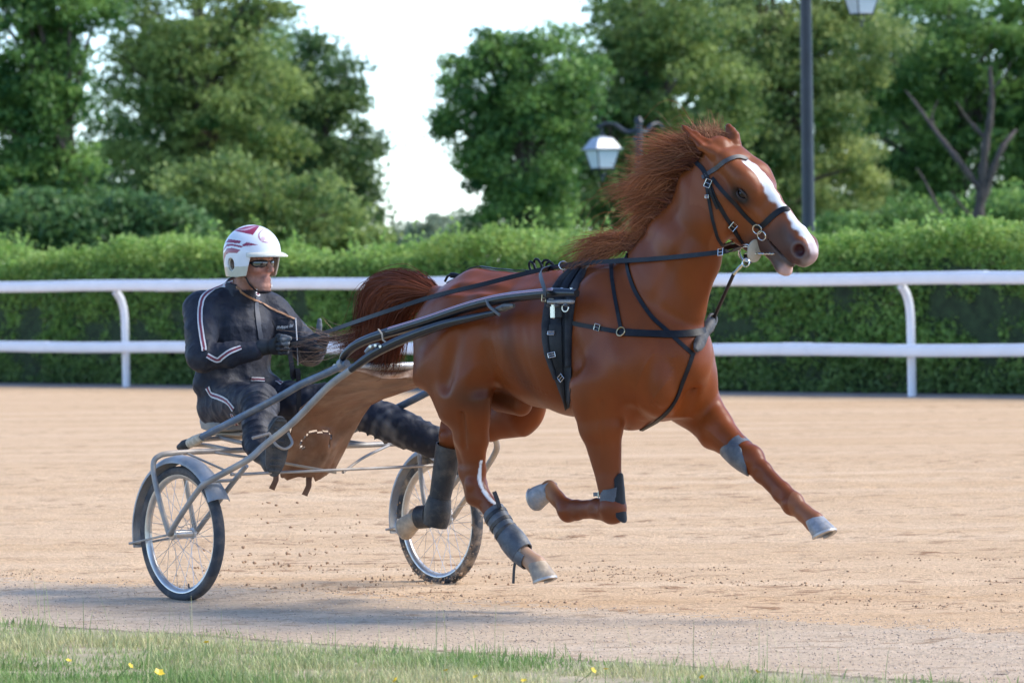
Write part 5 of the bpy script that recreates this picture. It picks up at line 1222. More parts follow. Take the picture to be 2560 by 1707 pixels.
def both(name, P, r, m, n=12, k=6, cap=True, parent=None):
    out = []
    for Q in (P, mirror(P)):
        Q = catmull(Q, k) if k else Q
        rr = r if np.isscalar(r) else list(np.interp(np.linspace(0, 1, len(Q)), np.linspace(0, 1, len(r)), r))
        m_ = MB(); m_.tube(Q, rr, n, cap); out.append(m_.build(name, m, parent or sulky))
    return out
OUT, INN = -HW - .078, -HW + .078
hub_o = V3(.0, OUT, RW); hub_i = V3(0, INN, RW)
# wheel arch: up the outside, over, and across under the seat
both('arch_tube', [hub_o, V3(-.075, OUT - .004, .50), V3(-.125, OUT, .645), V3(-.115, OUT + .025, .70), V3(-.085, OUT + .12, .715), V3(-.085, -.40, .715), V3(-.085, -.002, .715)], .0135, m_tube)
both('inner_strut', [V3(-.085, INN - .02, .712), V3(-.05, INN - .005, .52), hub_i], .0115, m_tube)
# lower shaft: from the outside of the hub forwards and up, under the main shaft
shaftB = [hub_o, V3(.115, OUT, .435), ct(495, 1226, OUT + .005), ct(521, 1203, OUT + .02), ct(619, 1149, -.76), ct(664, 1110, -.70), ct(734, 1054, -.62), ct(820, 967, -.55), ct(877, 924, -.51)]
both('strut_tube', shaftB, [.0135, .0135, .015, .016, .016, .017, .017], m_tube)
both('lower_shaft', [shaftB[-1], ct(933, 885, -.49), ct(994, 854, -.47), ct(1062, 827, -.455), ct(1120, 808, -.44), ct(1190, 792, -.425), ct(1240, 781, -.415)], [.017, .022, .024, .023, .021, .017, .014], m_shaft)
both('inner_strut', [ct(616, 1163, -.70), ct(573, 1218, -.705), hub_i], .0125, m_tube)
both('brace_rod', [ct(521, 1203, OUT + .03), ct(588, 1200, -.70)], .008, m_tube, k=0)
# main shafts
A_ = [ct(900, 892, -.46), ct(863, 895, -.46)]
mainA = [ct(854, 902, -.455), ct(864, 884, -.455), ct(888, 864, -.455), ct(914, 851, -.45), ct(956, 836, -.445), ct(1062, 804, -.43), ct(1169, 768, -.415), ct(1254, 747, -.405), ct(1349, 735, -.39), ct(1395, 732, -.38), ct(1442, 733, -.375)]
both('shaft', mainA, [.015, .020, .022, .023, .024, .025, .025, .025, .024, .022, .018], m_shaft, 14)
m_strp = mat('shaft_stripe', (.55, .52, .62), .35); m_strr = mat('shaft_stripe_red', (.30, .06, .10), .35)
Q = catmull(mainA, 8); Q = [q + V3(.0, -.0, 0) for q in Q[34:72]]
for sgn in (1, -1):
    q_ = [V3(p[0], p[1] * sgn, p[2]) for p in Q]
    for (dz, dy, w_, mm, th_) in ((.0155, .0190, .011, m_strp, .004), (.0155, .0203, .004, m_strr, .0045)):
        m_ = MB(); m_.ribbon([p + V3(0, -dy * sgn, dz) for p in q_], [V3(0, -.75 * sgn, .65)] * len(q_), w_, th_); m_.build('stripe', mm, sulky)
# long grab tubes from the shafts down past the seat
grab = [ct(868, 908, -.455), ct(820, 931, -.455), ct(752, 961, -.455), ct(682, 1001, -.455), ct(504, 1093, -.455)]
both('side_rail', grab, .0185, m_blue)
both('tape_grip', [ct(506, 1092, -.455), ct(490, 1100, -.455), ct(474, 1108, -.455)], [.022, .027, .025], mat('dirty_tape', (.50, .42, .31), .85, var=.3, vscale=40, bump=.4, bscale=90))
both('rubber_cap', [ct(476, 1107, -.455), ct(462, 1112, -.455), ct(447, 1118, -.455)], [.024, .027, .014], mat('cap_rubber', (.018, .019, .02), .7, var=.3, vscale=30))
both('collar_clamp', [ct(860, 905, -.455), ct(851, 911, -.455)], .024, m_fend, k=0)
both('tie_ring', [ct(946, 823, -.475), ct(955, 836, -.48), ct(958, 850, -.475), ct(970, 858, -.47)], .004, mat('twine', (.50, .40, .30), .8))
for i, (x, y) in enumerate(((925, 866), (938, 863), (950, 866))):
    both('bolt', [ct(x, y, -.485), ct(x, y, -.510)], .007, m_met, 8, 0)
both('joint_plate', [ct(915, 880, -.485), ct(928, 868, -.482), ct(948, 862, -.48)], [.010, .013, .010], m_fend, 8)
both('shaft_strap', [ct(1216, 748, -.425), ct(1222, 764, -.440), ct(1236, 777, -.440), ct(1250, 788, -.43)], .0075, mat('rubber_strap', (.12, .12, .12), .7), 8)
both('shaft_bracket', [ct(1236, 776, -.42), ct(1262, 768, -.42), ct(1285, 764, -.42)], [.012, .019, .009], mat('bracket_steel', (.10, .10, .095), .45, .5, var=.4, vscale=40, dust=(.35, .30, .24), dscale=18, damt=.6), 8)
# quick hitch at the shaft tips on the girth
for sgn in (-1, 1):
    tip = ct(1415, 735, -.375); tip = V3(tip[0], tip[1] * -sgn, tip[2])
    h = MB(); h.box(tip + V3(-.04, sgn * .005, -.034), (.19, .032, .020), bevel=.006); h.build('hitch_plate', m_bracket if 'm_bracket' in globals() else m_fend, sulky)
    for dx in (-.11, -.05, .02): b_ = MB(); b_.lathe([(.011, 0), (.013, .008), (.008, .012)], tip + V3(dx, sgn * .012, -.046), (0, 0, -1), 8); b_.build('hitch_nut', m_knot, sulky)
    for dx in (-.10, -.03, .04): b_ = MB(); b_.lathe([(.008, 0), (.008, .005), (.004, .008)], tip + V3(dx, 0, .021), (0, 0, 1), 8); b_.build('rivet', m_met, sulky)
# tug straps, buckles and hitch fitting belong to the harness
for px, py, w, h_, a in ((1362, 742, .022, .030, 0),):
    p = HRS.loc(CRT.w(ct(px, py, -.425))); m_ = MB()
    q0_ = HRS.loc(CRT.w(ct(1376, 668, -.14))); m_.ribbon(catmull([q0_, q0_ * .6 + p * .4 + V3(0, -.05, .03), p + V3(0, 0, .03), p + V3(0, .004, -.03)], 5), [V3(-.2, -1, .3)] * 16, .022, .005); m_.build('tug_strap', m_lea, harness)
    buckle3(p + V3(0, -.006, -.005), V3(.1, -1, .1), w, h_, a, harness, m_brass)
p = HRS.loc(CRT.w(ct(1382, 778, -.345))); m_ = MB(); m_.box(p, (.030, .012, .066), bevel=.004); m_.build('hitch_clip', m_met, harness)
m_ = MB(); m_.box(p + V3(.035, .004, .0), (.045, .010, .062), bevel=.004); m_.build('hitch_slot', m_lea, harness)
m_ = MB(); m_.torus(p + V3(.085, -.004, .014), V3(.3, -1, .0), .016, .0035, 16, 6); m_.build('hitch_ring', m_met, harness)
m_ = MB(); m_.lathe([(.010, -.016), (.013, -.010), (.013, .010), (.010, .016)], p + V3(-.005, -.004, .045), (1, 0, 0), 10); m_.build('hitch_roller', m_brass, harness)
# cross bars
def bar(name, a, b, r, m, n=10): k_ = MB(); k_.tube([a, (a + b) / 2, b], r, n); return k_.build(name, m, sulky)
cb0 = V3(.80, -.46, 1.125); bar('crossbar', cb0, V3(.80, .46, 1.125), .020, mat('scuffed_tube', (.42, .41, .39), .4, .4, var=.4, vscale=12, dust=(.05, .05, .05), dscale=16, damt=.7))
bar('tie_rod', ct(577, 1186, -.68), V3(ct(577, 1186, -.68)[0], .68, ct(577, 1186, -.68)[2]), .0075, m_tube)
both('tie_rod', [V3(-.085, -.55, .712), V3(.05, -.28, .66), V3(.22, -.02, .60)], .007, m_tube)
both('tie_rod', [V3(-.085, -.70, .712), V3(.25, -.62, .60)], .006, m_tube, k=0)
both('seat_stay', [V3(-.085, -.12, .72), V3(-.40, -.12, .735), V3(-.66, -.10, .76)], .012, m_tube)
both('seat_stay', [V3(-.085, -.42, .715), V3(-.35, -.40, .735), V3(-.46, -.44, .735)], .011, m_tube)
m_ = MB(); m_.tube(catmull([V3(-.46, -.44, .735), V3(-.60, -.25, .75), V3(-.64, 0, .755), V3(-.60, .25, .75), V3(-.46, .44, .735)], 6), .012, 10); m_.build('seat_hoop', m_tube, sulky)
# seat cushion
vs = []; n = 28
rings = [(-.045, .80), (-.035, .96), (.0, 1.0), (.035, .96), (.05, .82), (.055, .45), (.05, .02)]
for z_, k_ in [(-.046, .02)] + rings:
    for i in range(n):
        t_ = 2 * math.pi * i / n; x = math.copysign(abs(math.cos(t_)) ** .75, math.cos(t_)) * .165 * k_; y = math.copysign(abs(math.sin(t_)) ** .75, math.sin(t_)) * .185 * k_
        vs.append(V3(-.62 + x, y, .835 + z_ + .10 * max(-x - .06, 0)))
m_ = MB(); m_.add(vs, [(L_ * n + i, L_ * n + (i + 1) % n, L_ * n + n + (i + 1) % n, L_ * n + n + i) for L_ in range(7) for i in range(n)]); m_.build('seat', mat('grey_vinyl', (.17, .17, .165), .55, var=.2, vscale=12, dust=(.4, .34, .27), dscale=8, damt=.5), sulky)
m_ = MB(); m_.box(V3(-.60, 0, .775), (.28, .20, .022), bevel=.008); m_.build('seat_board', mat('seat_board', (.36, .29, .22), .7, var=.2, vscale=8), sulky)
# stirrup footrests
for sgn in (-1, 1):
    c = ct(700, 1098, -.44) if sgn < 0 else V3(.36, .54, .72)
    m_ = MB(); m_.tube(catmull([c + V3(-.01, -.055, .03), c + V3(.03, -.05, -.02), c + V3(.035, .0, -.045), c + V3(.03, .05, -.02), c + V3(-.01, .055, .03)], 5), .007, 8); m_.build('stirrup', m_tube, sulky)
    m_ = MB(); m_.tube([c + V3(-.01, sgn * .055, .03), c + V3(-.02, sgn * .15, .01)], .008, 8); m_.build('stirrup_arm', m_tube, sulky)
# brown canvas mud apron hung from the cross bar
rows_ = [(.800, 1.148, .40, .40), (.83, 1.10, .40, .38), (.68, 1.055, .36, .28), (.50, 1.01, .32, .22), (.36, .965, .28, .19), (.23, .915, .25, .18), (.14, .84, .22, .18), (.08, .76, .20, .175), (.02, .67, .19, .17), (-.03, .58, .175, .15), (-.05, .54, .13, .11)]
def apron_pt(s, t):
    i = s * (len(rows_) - 1); a = int(min(i, len(rows_) - 2)); f_ = i - a
    x, z, wl, wr = [rows_[a][k] * (1 - f_) + rows_[a + 1][k] * f_ for k in range(4)]
    y = -wl + (wl + wr) * (t + 1) / 2; sag = -.030 * (1 - t * t) * sstep(0, .1, s) * sstep(1.1, .2, s) + (-.035 * math.exp(-((t + .25) / .3) ** 2) * sstep(.12, 0, s))
    fold = .018 * math.sin(t * 5.0 + s * 4) * sstep(.15, .6, s) + .013 * abs(math.sin(t * 7 + s * 6)) * sstep(.3, .9, s) + .010 * math.sin(t * 3 - s * 14) + .006 * math.sin(t * 9 + s * 31)
    bx = .05 * sstep(.55, .75, s) * math.cos(t * 1.4) + .02 * math.sin(t * 4 + 1) * sstep(.6, .8, s)
    return V3(x + fold + bx, y, z + sag + fold * .8)
ns, ntt = 64, 40; vs = []; holes = set()
for i in range(ns + 1):
    for k in range(ntt + 1): vs.append(apron_pt(i / ns, -1 + 2 * k / ntt))
def torn(i, k):
    s = (i + .5) / ns; t = -1 + 2 * (k + .5) / ntt
    if abs(s - (.655 + .012 * math.sin(t * 17))) < .009 and -.62 < t < .25: return True
    if abs(t - (-.62 + .06 * math.sin(s * 60))) < .03 and .66 < s < .75: return True
    if abs(t - (.22 - (s - .66) * 2.2 + .05 * math.sin(s * 70))) < .03 and .66 < s < .74: return True
    return s > .955 - .04 * vnoise(np.array([t * 6.0]), np.array([1.0]), 3)[0]
fs = [(i * (ntt + 1) + k, (i + 1) * (ntt + 1) + k, (i + 1) * (ntt + 1) + k + 1, i * (ntt + 1) + k + 1) for i in range(ns) for k in range(ntt) if not torn(i, k)]
apr = np_mesh('mud_apron', vs, fs); m_can = mat('brown_canvas', (.17, .078, .040), .5, spec=.4, var=.30, vscale=7, bump=.5, bscale=18, dust=(.36, .24, .16), dscale=5, damt=.6, bdist=.012)
o = obj('mud_apron', apr, m_can, sulky); o['label'] = 'torn brown canvas mud apron'; sm = o.modifiers.new('thick', 'SOLIDIFY'); sm.thickness = .004; sm.offset = 0
m_ = MB(); m_.tube([apron_pt(.0, t_) for t_ in np.linspace(-1, 1, 20)], .006, 6); m_.build('apron_hem', m_can, sulky)
for (x, y, Y_) in ((690, 1215, -.13), (772, 1230, .02)):
    p = ct(x, y, Y_); m_ = MB(); m_.ribbon([p + V3(-.01, .01, .09), p + V3(.0, 0, .03), p + V3(-.02, -.012, -.015)], [V3(.6, -.6, .2), V3(.4, -.9, .1), V3(.8, -.3, .2)], .030, .004); m_.build('apron_strap', m_can, sulky)

# ------------------------------------------------------------------ the driver
driver = empty('person', CRT.o, CRT.deg)
tag(driver, 'person in a dark tracksuit with striped sleeves, white helmet and mirrored sunglasses driving the sulky', 'person')
HYAW = math.radians(10)
def build_driver():
    S = Field((-.98, -.50, .50), (.60, .68, 1.86), .0058); lat = V3(0, 1, 0)
    # trunk in its jacket
    S.cone((-.64, 0, .915), (-.635, 0, 1.06), (.185, .135), (.175, .130), lat, .03)
    S.cone((-.635, 0, 1.05), (-.635, 0, 1.30), (.178, .138), (.195, .142), lat, .03)
    S.cone((-.635, 0, 1.30), (-.64, 0, 1.40), (.190, .130), (.150, .095), lat, .04)
    S.cone((-.645, -.165, 1.405), (-.645, .165, 1.405), .078, .078, lat, .05)
    S.cone((-.635, 0, 1.44), (-.600, 0, 1.49), .098, .070, lat, .05)
    S.cone((-.545, -.15, 1.02), (-.545, .15, 1.02), .045, .045, lat, .05); S.cone((-.63, -.175, 1.03), (-.63, -.17, 1.12), .06, .05, lat, .05)         # blouson hem
    # arms
    sh, el, wr = V3(-.635, -.205, 1.395), V3(-.495, -.300, 1.165), V3(-.285, -.125, 1.190)
    S.cone(sh, sh + (el - sh) * .5, (.080, .083), (.070, .074), lat, .05); S.cone(sh + (el - sh) * .5, el, (.070, .074), (.062, .066), lat, .03)
    S.cone(el, el + (wr - el) * .5, .062, .054, lat, .025); S.cone(el + (wr - el) * .5, wr, .054, .040, lat, .02)
    N = (sh, el, wr)
    sh, el, wr = V3(-.635, .215, 1.395), V3(-.47, .345, 1.175), V3(-.235, .185, 1.205)
    S.cone(sh, sh + (el - sh) * .5, (.080, .083), (.070, .074), lat, .05); S.cone(sh + (el - sh) * .5, el, (.070, .074), (.062, .066), lat, .03)
    S.cone(el, el + (wr - el) * .5, .062, .054, lat, .025); S.cone(el + (wr - el) * .5, wr, .054, .040, lat, .02)
    Fa = (sh, el, wr)
    # legs in wide trousers
    kn, an = V3(-.165, -.205, .940), V3(.115, -.405, .735)
    S.cone((-.60, -.105, .925), kn, (.105, .108), (.080, .082), lat, .05); S.ell(kn, (.085, .080, .080), k=.03)
    S.cone(kn, kn + (an - kn) * .5, .080, .076, lat, .03); S.cone(kn + (an - kn) * .5, an, .076, .064, lat, .03)
    NL = (kn, an)
    kn, an = V3(-.115, .300, .925), V3(.325, .500, .735)
    S.cone((-.60, .105, .925), kn, (.105, .108), (.085, .086), lat, .05); S.ell(kn, (.085, .085, .080), k=.03)
    S.cone(kn, kn + (an - kn) * .5, .086, .084, lat, .03); S.cone(kn + (an - kn) * .5, an, .084, .077, lat, .03)
    FL_ = (kn, an)
    # neck and head: x forwards, turned a little to the left
    hc = V3(-.468, .0, 1.634)
    def h(x, y, z_): return hc + V3(x * math.cos(HYAW) - y * math.sin(HYAW), x * math.sin(HYAW) + y * math.cos(HYAW), z_)
    fx = h(1, 0, 0) - hc; fy = h(0, 1, 0) - hc
    S.cone((-.575, 0, 1.45), (-.520, 0, 1.56), .058, .056, lat, .02)
    S.ell(h(-.012, 0, .030), (.100, .077, .108), (fx, fy), k=.02)
    S.cone(h(.025, 0, -.01), h(.036, 0, -.088), (.064, .072), (.046, .054), fy, .03)      # face, jaw
    S.ell(h(.074, 0, -.124), (.024, .028, .019), (fx, fy), k=.025)                        # chin
    for s in (-1, 1):
        S.cone(h(.0, s * .053, -.080), h(.070, s * .022, -.122), .019, .018, k=.025)
        S.ell(h(.107, s * .011, -.052), (.010, .007, .007), (fx, fy), k=.006)
        S.ell(h(.066, s * .046, -.040), (.026, .018, .018), (fx, fy), k=.022)             # cheekbone
        S.ell(h(-.015, s * .079, -.015), (.022, .012, .034), (fx + V3(0, 0, .2), fy), k=.008)   # ear
        S.ell(h(-.010, s * .092, -.012), (.010, .006, .018), (fx, fy), k=.006, mode='sub')
        S.ell(h(.096, s * .032, -.004), (.014, .018, .011), (fx, fy), k=.015, mode='sub')       # eye socket
        S.cone(h(.090, s * .026, -.060), h(.080, s * .038, -.092), .0035, .003, k=.012, mode='sub')   # fold beside the mouth
    S.cone(h(.095, 0, .002), h(.124, 0, -.046), (.009, .011), (.0115, .011), fy, .012)    # nose
    S.cone(h(.094, -.026, .016), h(.094, .026, .016), .010, .010, k=.014)                 # brow
    S.cone(h(.089, -.021, -.083), h(.089, .021, -.083), .0068, .0068, k=.008)             # lips
    S.cone(h(.088, -.019, -.095), h(.088, .019, -.095), .0075, .0075, k=.008)
    S.cone(h(.099, -.024, -.0888), h(.099, .024, -.0888), .0042, .0042, k=.004, mode='sub')
    v, f = S.mesh('body', 2)
    return v, f, N, Fa, NL, FL_, hc
DV, DF, ARM_N, ARM_F, LEG_N, LEG_F, HC = build_driver()
z = DV[:, 2]; rr = np.hypot(DV[:, 0] - HC[0], DV[:, 1])
skin = ((z > 1.495) & (rr < .17) & (DV[:, 0] > -.60)) 
# cloth folds
def vnormals(v, f):
    n = np.cross(v[f[:, 2]] - v[f[:, 0]], v[f[:, 3]] - v[f[:, 1]]); o_ = np.zeros_like(v)
    for k in range(4):
        for j in range(3): o_[:, j] += np.bincount(f[:, k], n[:, j], len(v))
    return o_ / (np.linalg.norm(o_, axis=1)[:, None] + 1e-12)
DN = vnormals(DV, DF)
def along(v, A, B):
    d = B - A; t_ = (v - A) @ d / (d @ d); return t_, np.linalg.norm(v - A - np.clip(t_, 0, 1)[:, None] * d, axis=1)
rid = (1 - np.abs(noise3(DV * np.array([1, 1, .6]), 26, 31))) ** 2; rid2 = (1 - np.abs(noise3(DV, 46, 32))) ** 2
disp = .0040 * noise3(DV, 20, 5) + .0020 * noise3(DV, 48, 6) + .0085 * (1 - np.abs(noise3(DV * np.array([1, 1, .55]), 17, 33))) ** 3 + .0050 * rid + .0030 * rid2
for A, B, rad, fr, amp in ((ARM_N[0], ARM_N[1], .11, 52, .0045), (ARM_N[1], ARM_N[2], .09, 70, .0055), (ARM_F[0], ARM_F[1], .11, 52, .0045), (ARM_F[1], ARM_F[2], .09, 70, .0055), (LEG_N[0], LEG_N[1], .12, 55, .007), (LEG_F[0], LEG_F[1], .13, 42, .010), (V3(-.60, -.105, .925), LEG_N[0], .14, 34, .005), (V3(-.6, .105, .925), LEG_F[0], .14, 34, .005)):
    t_, ds = along(DV, A, B); L_ = np.linalg.norm(B - A); w = sstep(rad, rad * .7, ds) * sstep(-.1, .15, t_) * sstep(1.1, .9, t_)
    ph = 3 * noise3(DV, 9, 7) + 2.0 * np.arctan2((DV - A) @ V3(0, 0, 1), (DV - A) @ V3(0, 1, 0))
    q_ = noise3(DV, 24, int(fr) + 3); fold_ = (1 - np.abs(np.sin(t_ * L_ * fr * .8 + ph + 1.6 * q_))) ** 2
    disp = disp + w * amp * fold_ * np.clip(.45 + .8 * noise3(DV, 14, int(fr)), 0, 1.3) * 1.5
disp += .006 * np.exp(-((z - 1.0) / .02) ** 2) * (np.abs(DV[:, 1]) < .22) * (DV[:, 0] < -.4)
chest = (DV[:, 0] > -.62) & (z > 1.05) & (z < 1.42) & (np.abs(DV[:, 1]) < .2)
disp += chest * .008 * (1 - np.abs(np.sin(DV[:, 1] * 26 + 1.6 * noise3(DV, 6, 8)))) * .7
DV = DV + DN * (disp * ~skin)[:, None]
col = np.tile(np.array([.023, .025, .035]), (len(DV), 1)) * (1 + .18 * noise3(DV, 12, 9))[:, None]
dust = np.clip(noise3(DV, 26, 10) * .6 + noise3(DV, 90, 11) * .5, 0, 1)
low = sstep(1.25, .85, z)[:, None] * .24 + .04; far_leg = ((DV[:, 1] > .2) & (DV[:, 0] > -.15) & (z < 1.02))
low = low + far_leg[:, None] * .25
col = col * (1 - low * dust[:, None]) + np.array([.26, .24, .22]) * low * dust[:, None]
sk = np.array([.46, .225, .155]) * (1 + .10 * noise3(DV, 40, 12))[:, None]
red = np.exp(-(((DV[:, 0] - HC[0] - .08) / .05) ** 2 + ((z - HC[2] + .06) / .035) ** 2))[:, None]; sk = sk * (1 - .12 * red * np.array([.1, 1, 1]))
beard = (sstep(-.055, -.085, z - HC[2]))[:, None] * .28; sk = sk * (1 - beard) + np.array([.20, .12, .095]) * beard
lip = (np.exp(-(((z - HC[2] + .089) / .010) ** 2)) * (np.abs(DV[:, 1] - .014) < .030) * (DV[:, 0] > HC[0] + .075))[:, None]; sk = sk * (1 - .5 * lip) + np.array([.34, .15, .12]) * .5 * lip
col[skin] = sk[skin]
m_cloth = mat('tracksuit', (.03, .03, .04), .6, spec=.22, attr='tint', bump=.6, bscale=26, var=.18, vscale=30, bdist=.014)
me = np_mesh('body', DV, DF); set_col(me, np.clip(col, 0, 1)); obj('body', me, m_cloth, driver)
DB = BVHTree.FromPolygons([tuple(v) for v in DV], [tuple(int(i) for i in f) for f in DF]); CAMC = CRT.loc(_c)
def dhit(px, py, off=.0):
    r_ = _f + _r * ((px - 1280) / F_PX) + _u * ((853.5 - py) / F_PX); d = unit(V3(r_ @ CRT.X, r_ @ CRT.Y, r_ @ CRT.Z))
    h = DB.ray_cast(Vector(CAMC + d * 15), Vector(d), 30)
    if h[0] is None:
        b_ = min((DB.find_nearest(Vector(CAMC + d * q)) for q in np.arange(22, 28, .05)), key=lambda e: e[3]); n_ = np.array(b_[1]); return np.array(b_[0]) + n_ * off, n_
    n_ = np.array(h[1]); n_ = n_ if n_ @ d < 0 else -n_; return np.array(h[0]) + n_ * off, n_
def dribbon(name, px, w, m, off, th=.002, step=4):
    P, N_ = [], []
    for p in catmull([V3(x, y, 0) for x, y in px], step):
        h, n_ = dhit(p[0], p[1], off)
        if P and np.linalg.norm(h - P[-1]) > .12: continue
        P.append(h); N_.append(n_)
    m_ = MB(); m_.ribbon(P, N_, w, th); return m_.build(name, m, driver, auto=30)
m_white = mat('stripe_white', (.62, .60, .58), .7, var=.12, vscale=60); m_mar = mat('stripe_maroon', (.17, .025, .045), .6, var=.15, vscale=60)
C4 = lambda *a: [(450 + x / 3.92, 540 + y / 3.92) for x, y in a]; C5 = lambda *a: [(300 + x / 2.306, 850 + y / 2.306) for x, y in a]
def stripe(px, w=.026):
    dribbon('stripe', px, w, m_white, .0035); dribbon('stripe', px, w * .42, m_mar, .0052)
stripe(C4((520, 655), (420, 685), (300, 735), (225, 800), (200, 900), (198, 1040), (215, 1180), (240, 1320)))
stripe(C4((265, 1365), (310, 1390), (360, 1410), (400, 1400))); stripe(C4((385, 1405), (430, 1370), (500, 1325), (600, 1290)))
stripe(C5((505, 275), (530, 315), (570, 330), (620, 355), (655, 400))); stripe(C5((645, 425), (665, 470), (690, 520), (715, 565), (745, 605)), .022)
stripe(C5((905, 238), (935, 250)), .022); stripe(C5((755, 222), (830, 228)), .020)
dribbon('piping', C4((945, 620), (1010, 660), (1070, 730), (1110, 800), (1135, 880), (1135, 960)), .006, m_white, .004)
dribbon('piping', C4((900, 680), (980, 700), (1060, 740), (1090, 780)), .012, m_white, .003)
m_seam = mat('seam', (.012, .013, .018), .7)
dribbon('placket', C4((760, 790), (745, 880), (760, 1000), (770, 1100), (790, 1210)), .030, mat('placket', (.040, .043, .056), .6, var=.1, vscale=40), .004, .004)
dribbon('pocket_seam', C4((905, 1030), (960, 1130), (1000, 1160), (1100, 1155)), .005, m_seam, .002)
dribbon('pocket_seam', C4((905, 1030), (990, 1000), (1110, 1020)), .004, m_seam, .002)
dribbon('lanyard', C4((560, 690), (600, 740), (700, 805), (800, 860), (900, 910), (1000, 955), (1120, 1015)), .010, mat('tan_leather', (.33, .16, .075), .55, var=.2, vscale=40), .006, .003)
p0, n0_ = dhit(*C4((1125, 1015))[0], .010); m_ = MB(); m_.tube(catmull([p0, p0 + V3(.02, -.01, -.08), p0 + V3(.035, -.015, -.17), p0 + V3(.035, -.015, -.235)], 5), .0035, 6); m_.build('whip_cord', m_white, driver)
# badge on the collar and the embroidered name
p0, n0_ = dhit(*C4((750, 772))[0], .006); a_ = unit(np.cross(V3(0, 0, 1), n0_)); b_ = np.cross(n0_, a_)
for rx, ry, mm, o_ in ((.024, .013, m_white, .0), (.014, .006, m_mar, .002)):
    m_ = MB(); K = 20; m_.add([p0 + n0_ * (o_ + dz) + a_ * rx * math.cos(2 * math.pi * k / K) + b_ * ry * math.sin(2 * math.pi * k / K) for dz in (0, .002) for k in range(K)], [tuple(range(K))[::-1], tuple(range(K, 2 * K))] + [(k, (k + 1) % K, K + (k + 1) % K, K + k) for k in range(K)]); m_.build('badge', mm, driver, smooth=False)
tc = bpy.data.curves.new('embroidery', 'FONT'); tc.body = 'Philippe Bil'; tc.size = .034; tc.shear = .35; tc.extrude = .001; tc.space_character = .92
to = bpy.data.objects.new('embroidery', tc); COL.objects.link(to)
p0, n0_ = dhit(*C4((945, 1105))[0], .010); p1, n1_ = dhit(*C4((1112, 1088))[0], .010); nn = unit(n0_ + n1_); e1 = unit(p1 - p0); nn = unit(nn - e1 * (nn @ e1)); e2 = np.cross(nn, e1)
dg = bpy.context.evaluated_depsgraph_get(); tm = bpy.data.meshes.new_from_object(to.evaluated_get(dg)); bpy.data.objects.remove(to)
wv = np.array([v.co for v in tm.vertices]); sc_ = np.linalg.norm(p1 - p0) / max(wv[:, 0].max(), 1e-6)
for v in tm.vertices: q = p0 + e1 * v.co.x * sc_ + e2 * v.co.y * sc_ + nn * (.004 + v.co.z); v.co = Vector(q)
obj('embroidery', tm, mat('thread_white', (.75, .72, .68), .7), driver)
# collar
m_ = MB(); vs = []; n = 30
for z_, r1, r2, xo in ((1.475, .098, .094, -.612), (1.50, .088, .084, -.600), (1.530, .080, .076, -.586), (1.534, .074, .070, -.585), (1.50, .080, .076, -.600)):
    for k in range(n):
        t_ = 2 * math.pi * k / n; vs.append(V3(xo + r2 * math.cos(t_), r1 * math.sin(t_), z_ - .018 * max(math.cos(t_), 0)))
m_.add(vs, [(i * n + k, i * n + (k + 1) % n, i * n + n + (k + 1) % n, i * n + n + k) for i in range(4) for k in range(n)]); m_.build('collar', mat('collar_cloth', (.022, .025, .036), .65, bump=.3, bscale=60), driver)

# ---- gloves
m_glove = mat('glove', (.022, .025, .028), .6, spec=.35, attr='tint', bump=.35, bscale=120, bdist=.003)
def hand(W, K_dir, up, side, thumb_dir, seed, label):
    """a closed fist round the rein: W wrist, K_dir wrist->knuckles, up = back of the hand to thumb side"""
    X_ = unit(K_dir); Z_ = unit(np.asarray(up) - X_ * (np.asarray(up) @ X_)); Y_ = np.cross(Z_, X_) * side
    G = lambda x, y, z_: W + X_ * x + Y_ * y + Z_ * z_
    S = Field(W - .17, W + .17, .0036)
    S.cone(G(-.05, 0, 0), G(.012, 0, 0), (.042, .042), (.034, .030), Z_, .015)
    S.cone(G(.01, 0, 0), G(.075, -.004, .0), (.042, .019), (.046, .017), Z_, .015)
    for i, (zz, L1, L2, L3, r_) in enumerate(((.033, .044, .030, .022, .0118), (.011, .048, .033, .024, .0122), (-.011, .046, .031, .022, .0118), (-.032, .038, .026, .020, .0105))):
        k0 = G(.078, -.004, zz); c1 = math.radians(62 + 6 * i); k1 = k0 + X_ * L1 * math.cos(c1) + Y_ * L1 * math.sin(c1)
        c2 = c1 + math.radians(78); k2 = k1 + X_ * L2 * math.cos(c2) + Y_ * L2 * math.sin(c2); c3 = c2 + math.radians(62); k3 = k2 + X_ * L3 * math.cos(c3) + Y_ * L3 * math.sin(c3)
        S.chain([k0 - X_ * .012, k0, k1, k2, k3], [r_ * 1.05, r_ * 1.08, r_, r_ * .95, r_ * .85], Z_, k=.005)
    b0 = G(.028, .010, .028); td = unit(thumb_dir); b1 = b0 + (X_ * .5 + Z_ * .5 + Y_ * .3) * .040; b2 = b1 + td * .036; b3 = b2 + td * .028
    S.chain([b0, b1, b2, b3], [.0185, .0155, .0135, .0115], Y_, k=.008)
    v, f = S.mesh('glove', 1); c = np.tile(np.array([.020, .023, .027]), (len(v), 1)); q = (v - W) @ X_
    tip = np.linalg.norm(v - b3, axis=1) < .05; c[tip] = (.10, .11, .115); c *= (1 + .25 * noise3(v, 60, seed))[:, None]
    c[(np.abs(q + .012) < .006)] *= .5
    me = np_mesh('glove', v, f); set_col(me, np.clip(c, 0, 1)); o_ = obj('glove', me, m_glove, driver); o_['label'] = label
    return G
hnN = CRT.loc(HAND_N); hnF = CRT.loc(HAND_F)
hand(hnN - V3(.075, .045, .004), V3(.85, .52, .05), V3(-.25, -.25, 1), -1, V3(.9, .35, -.12), 3, 'grey-thumbed glove of the near hand closed on the rein')
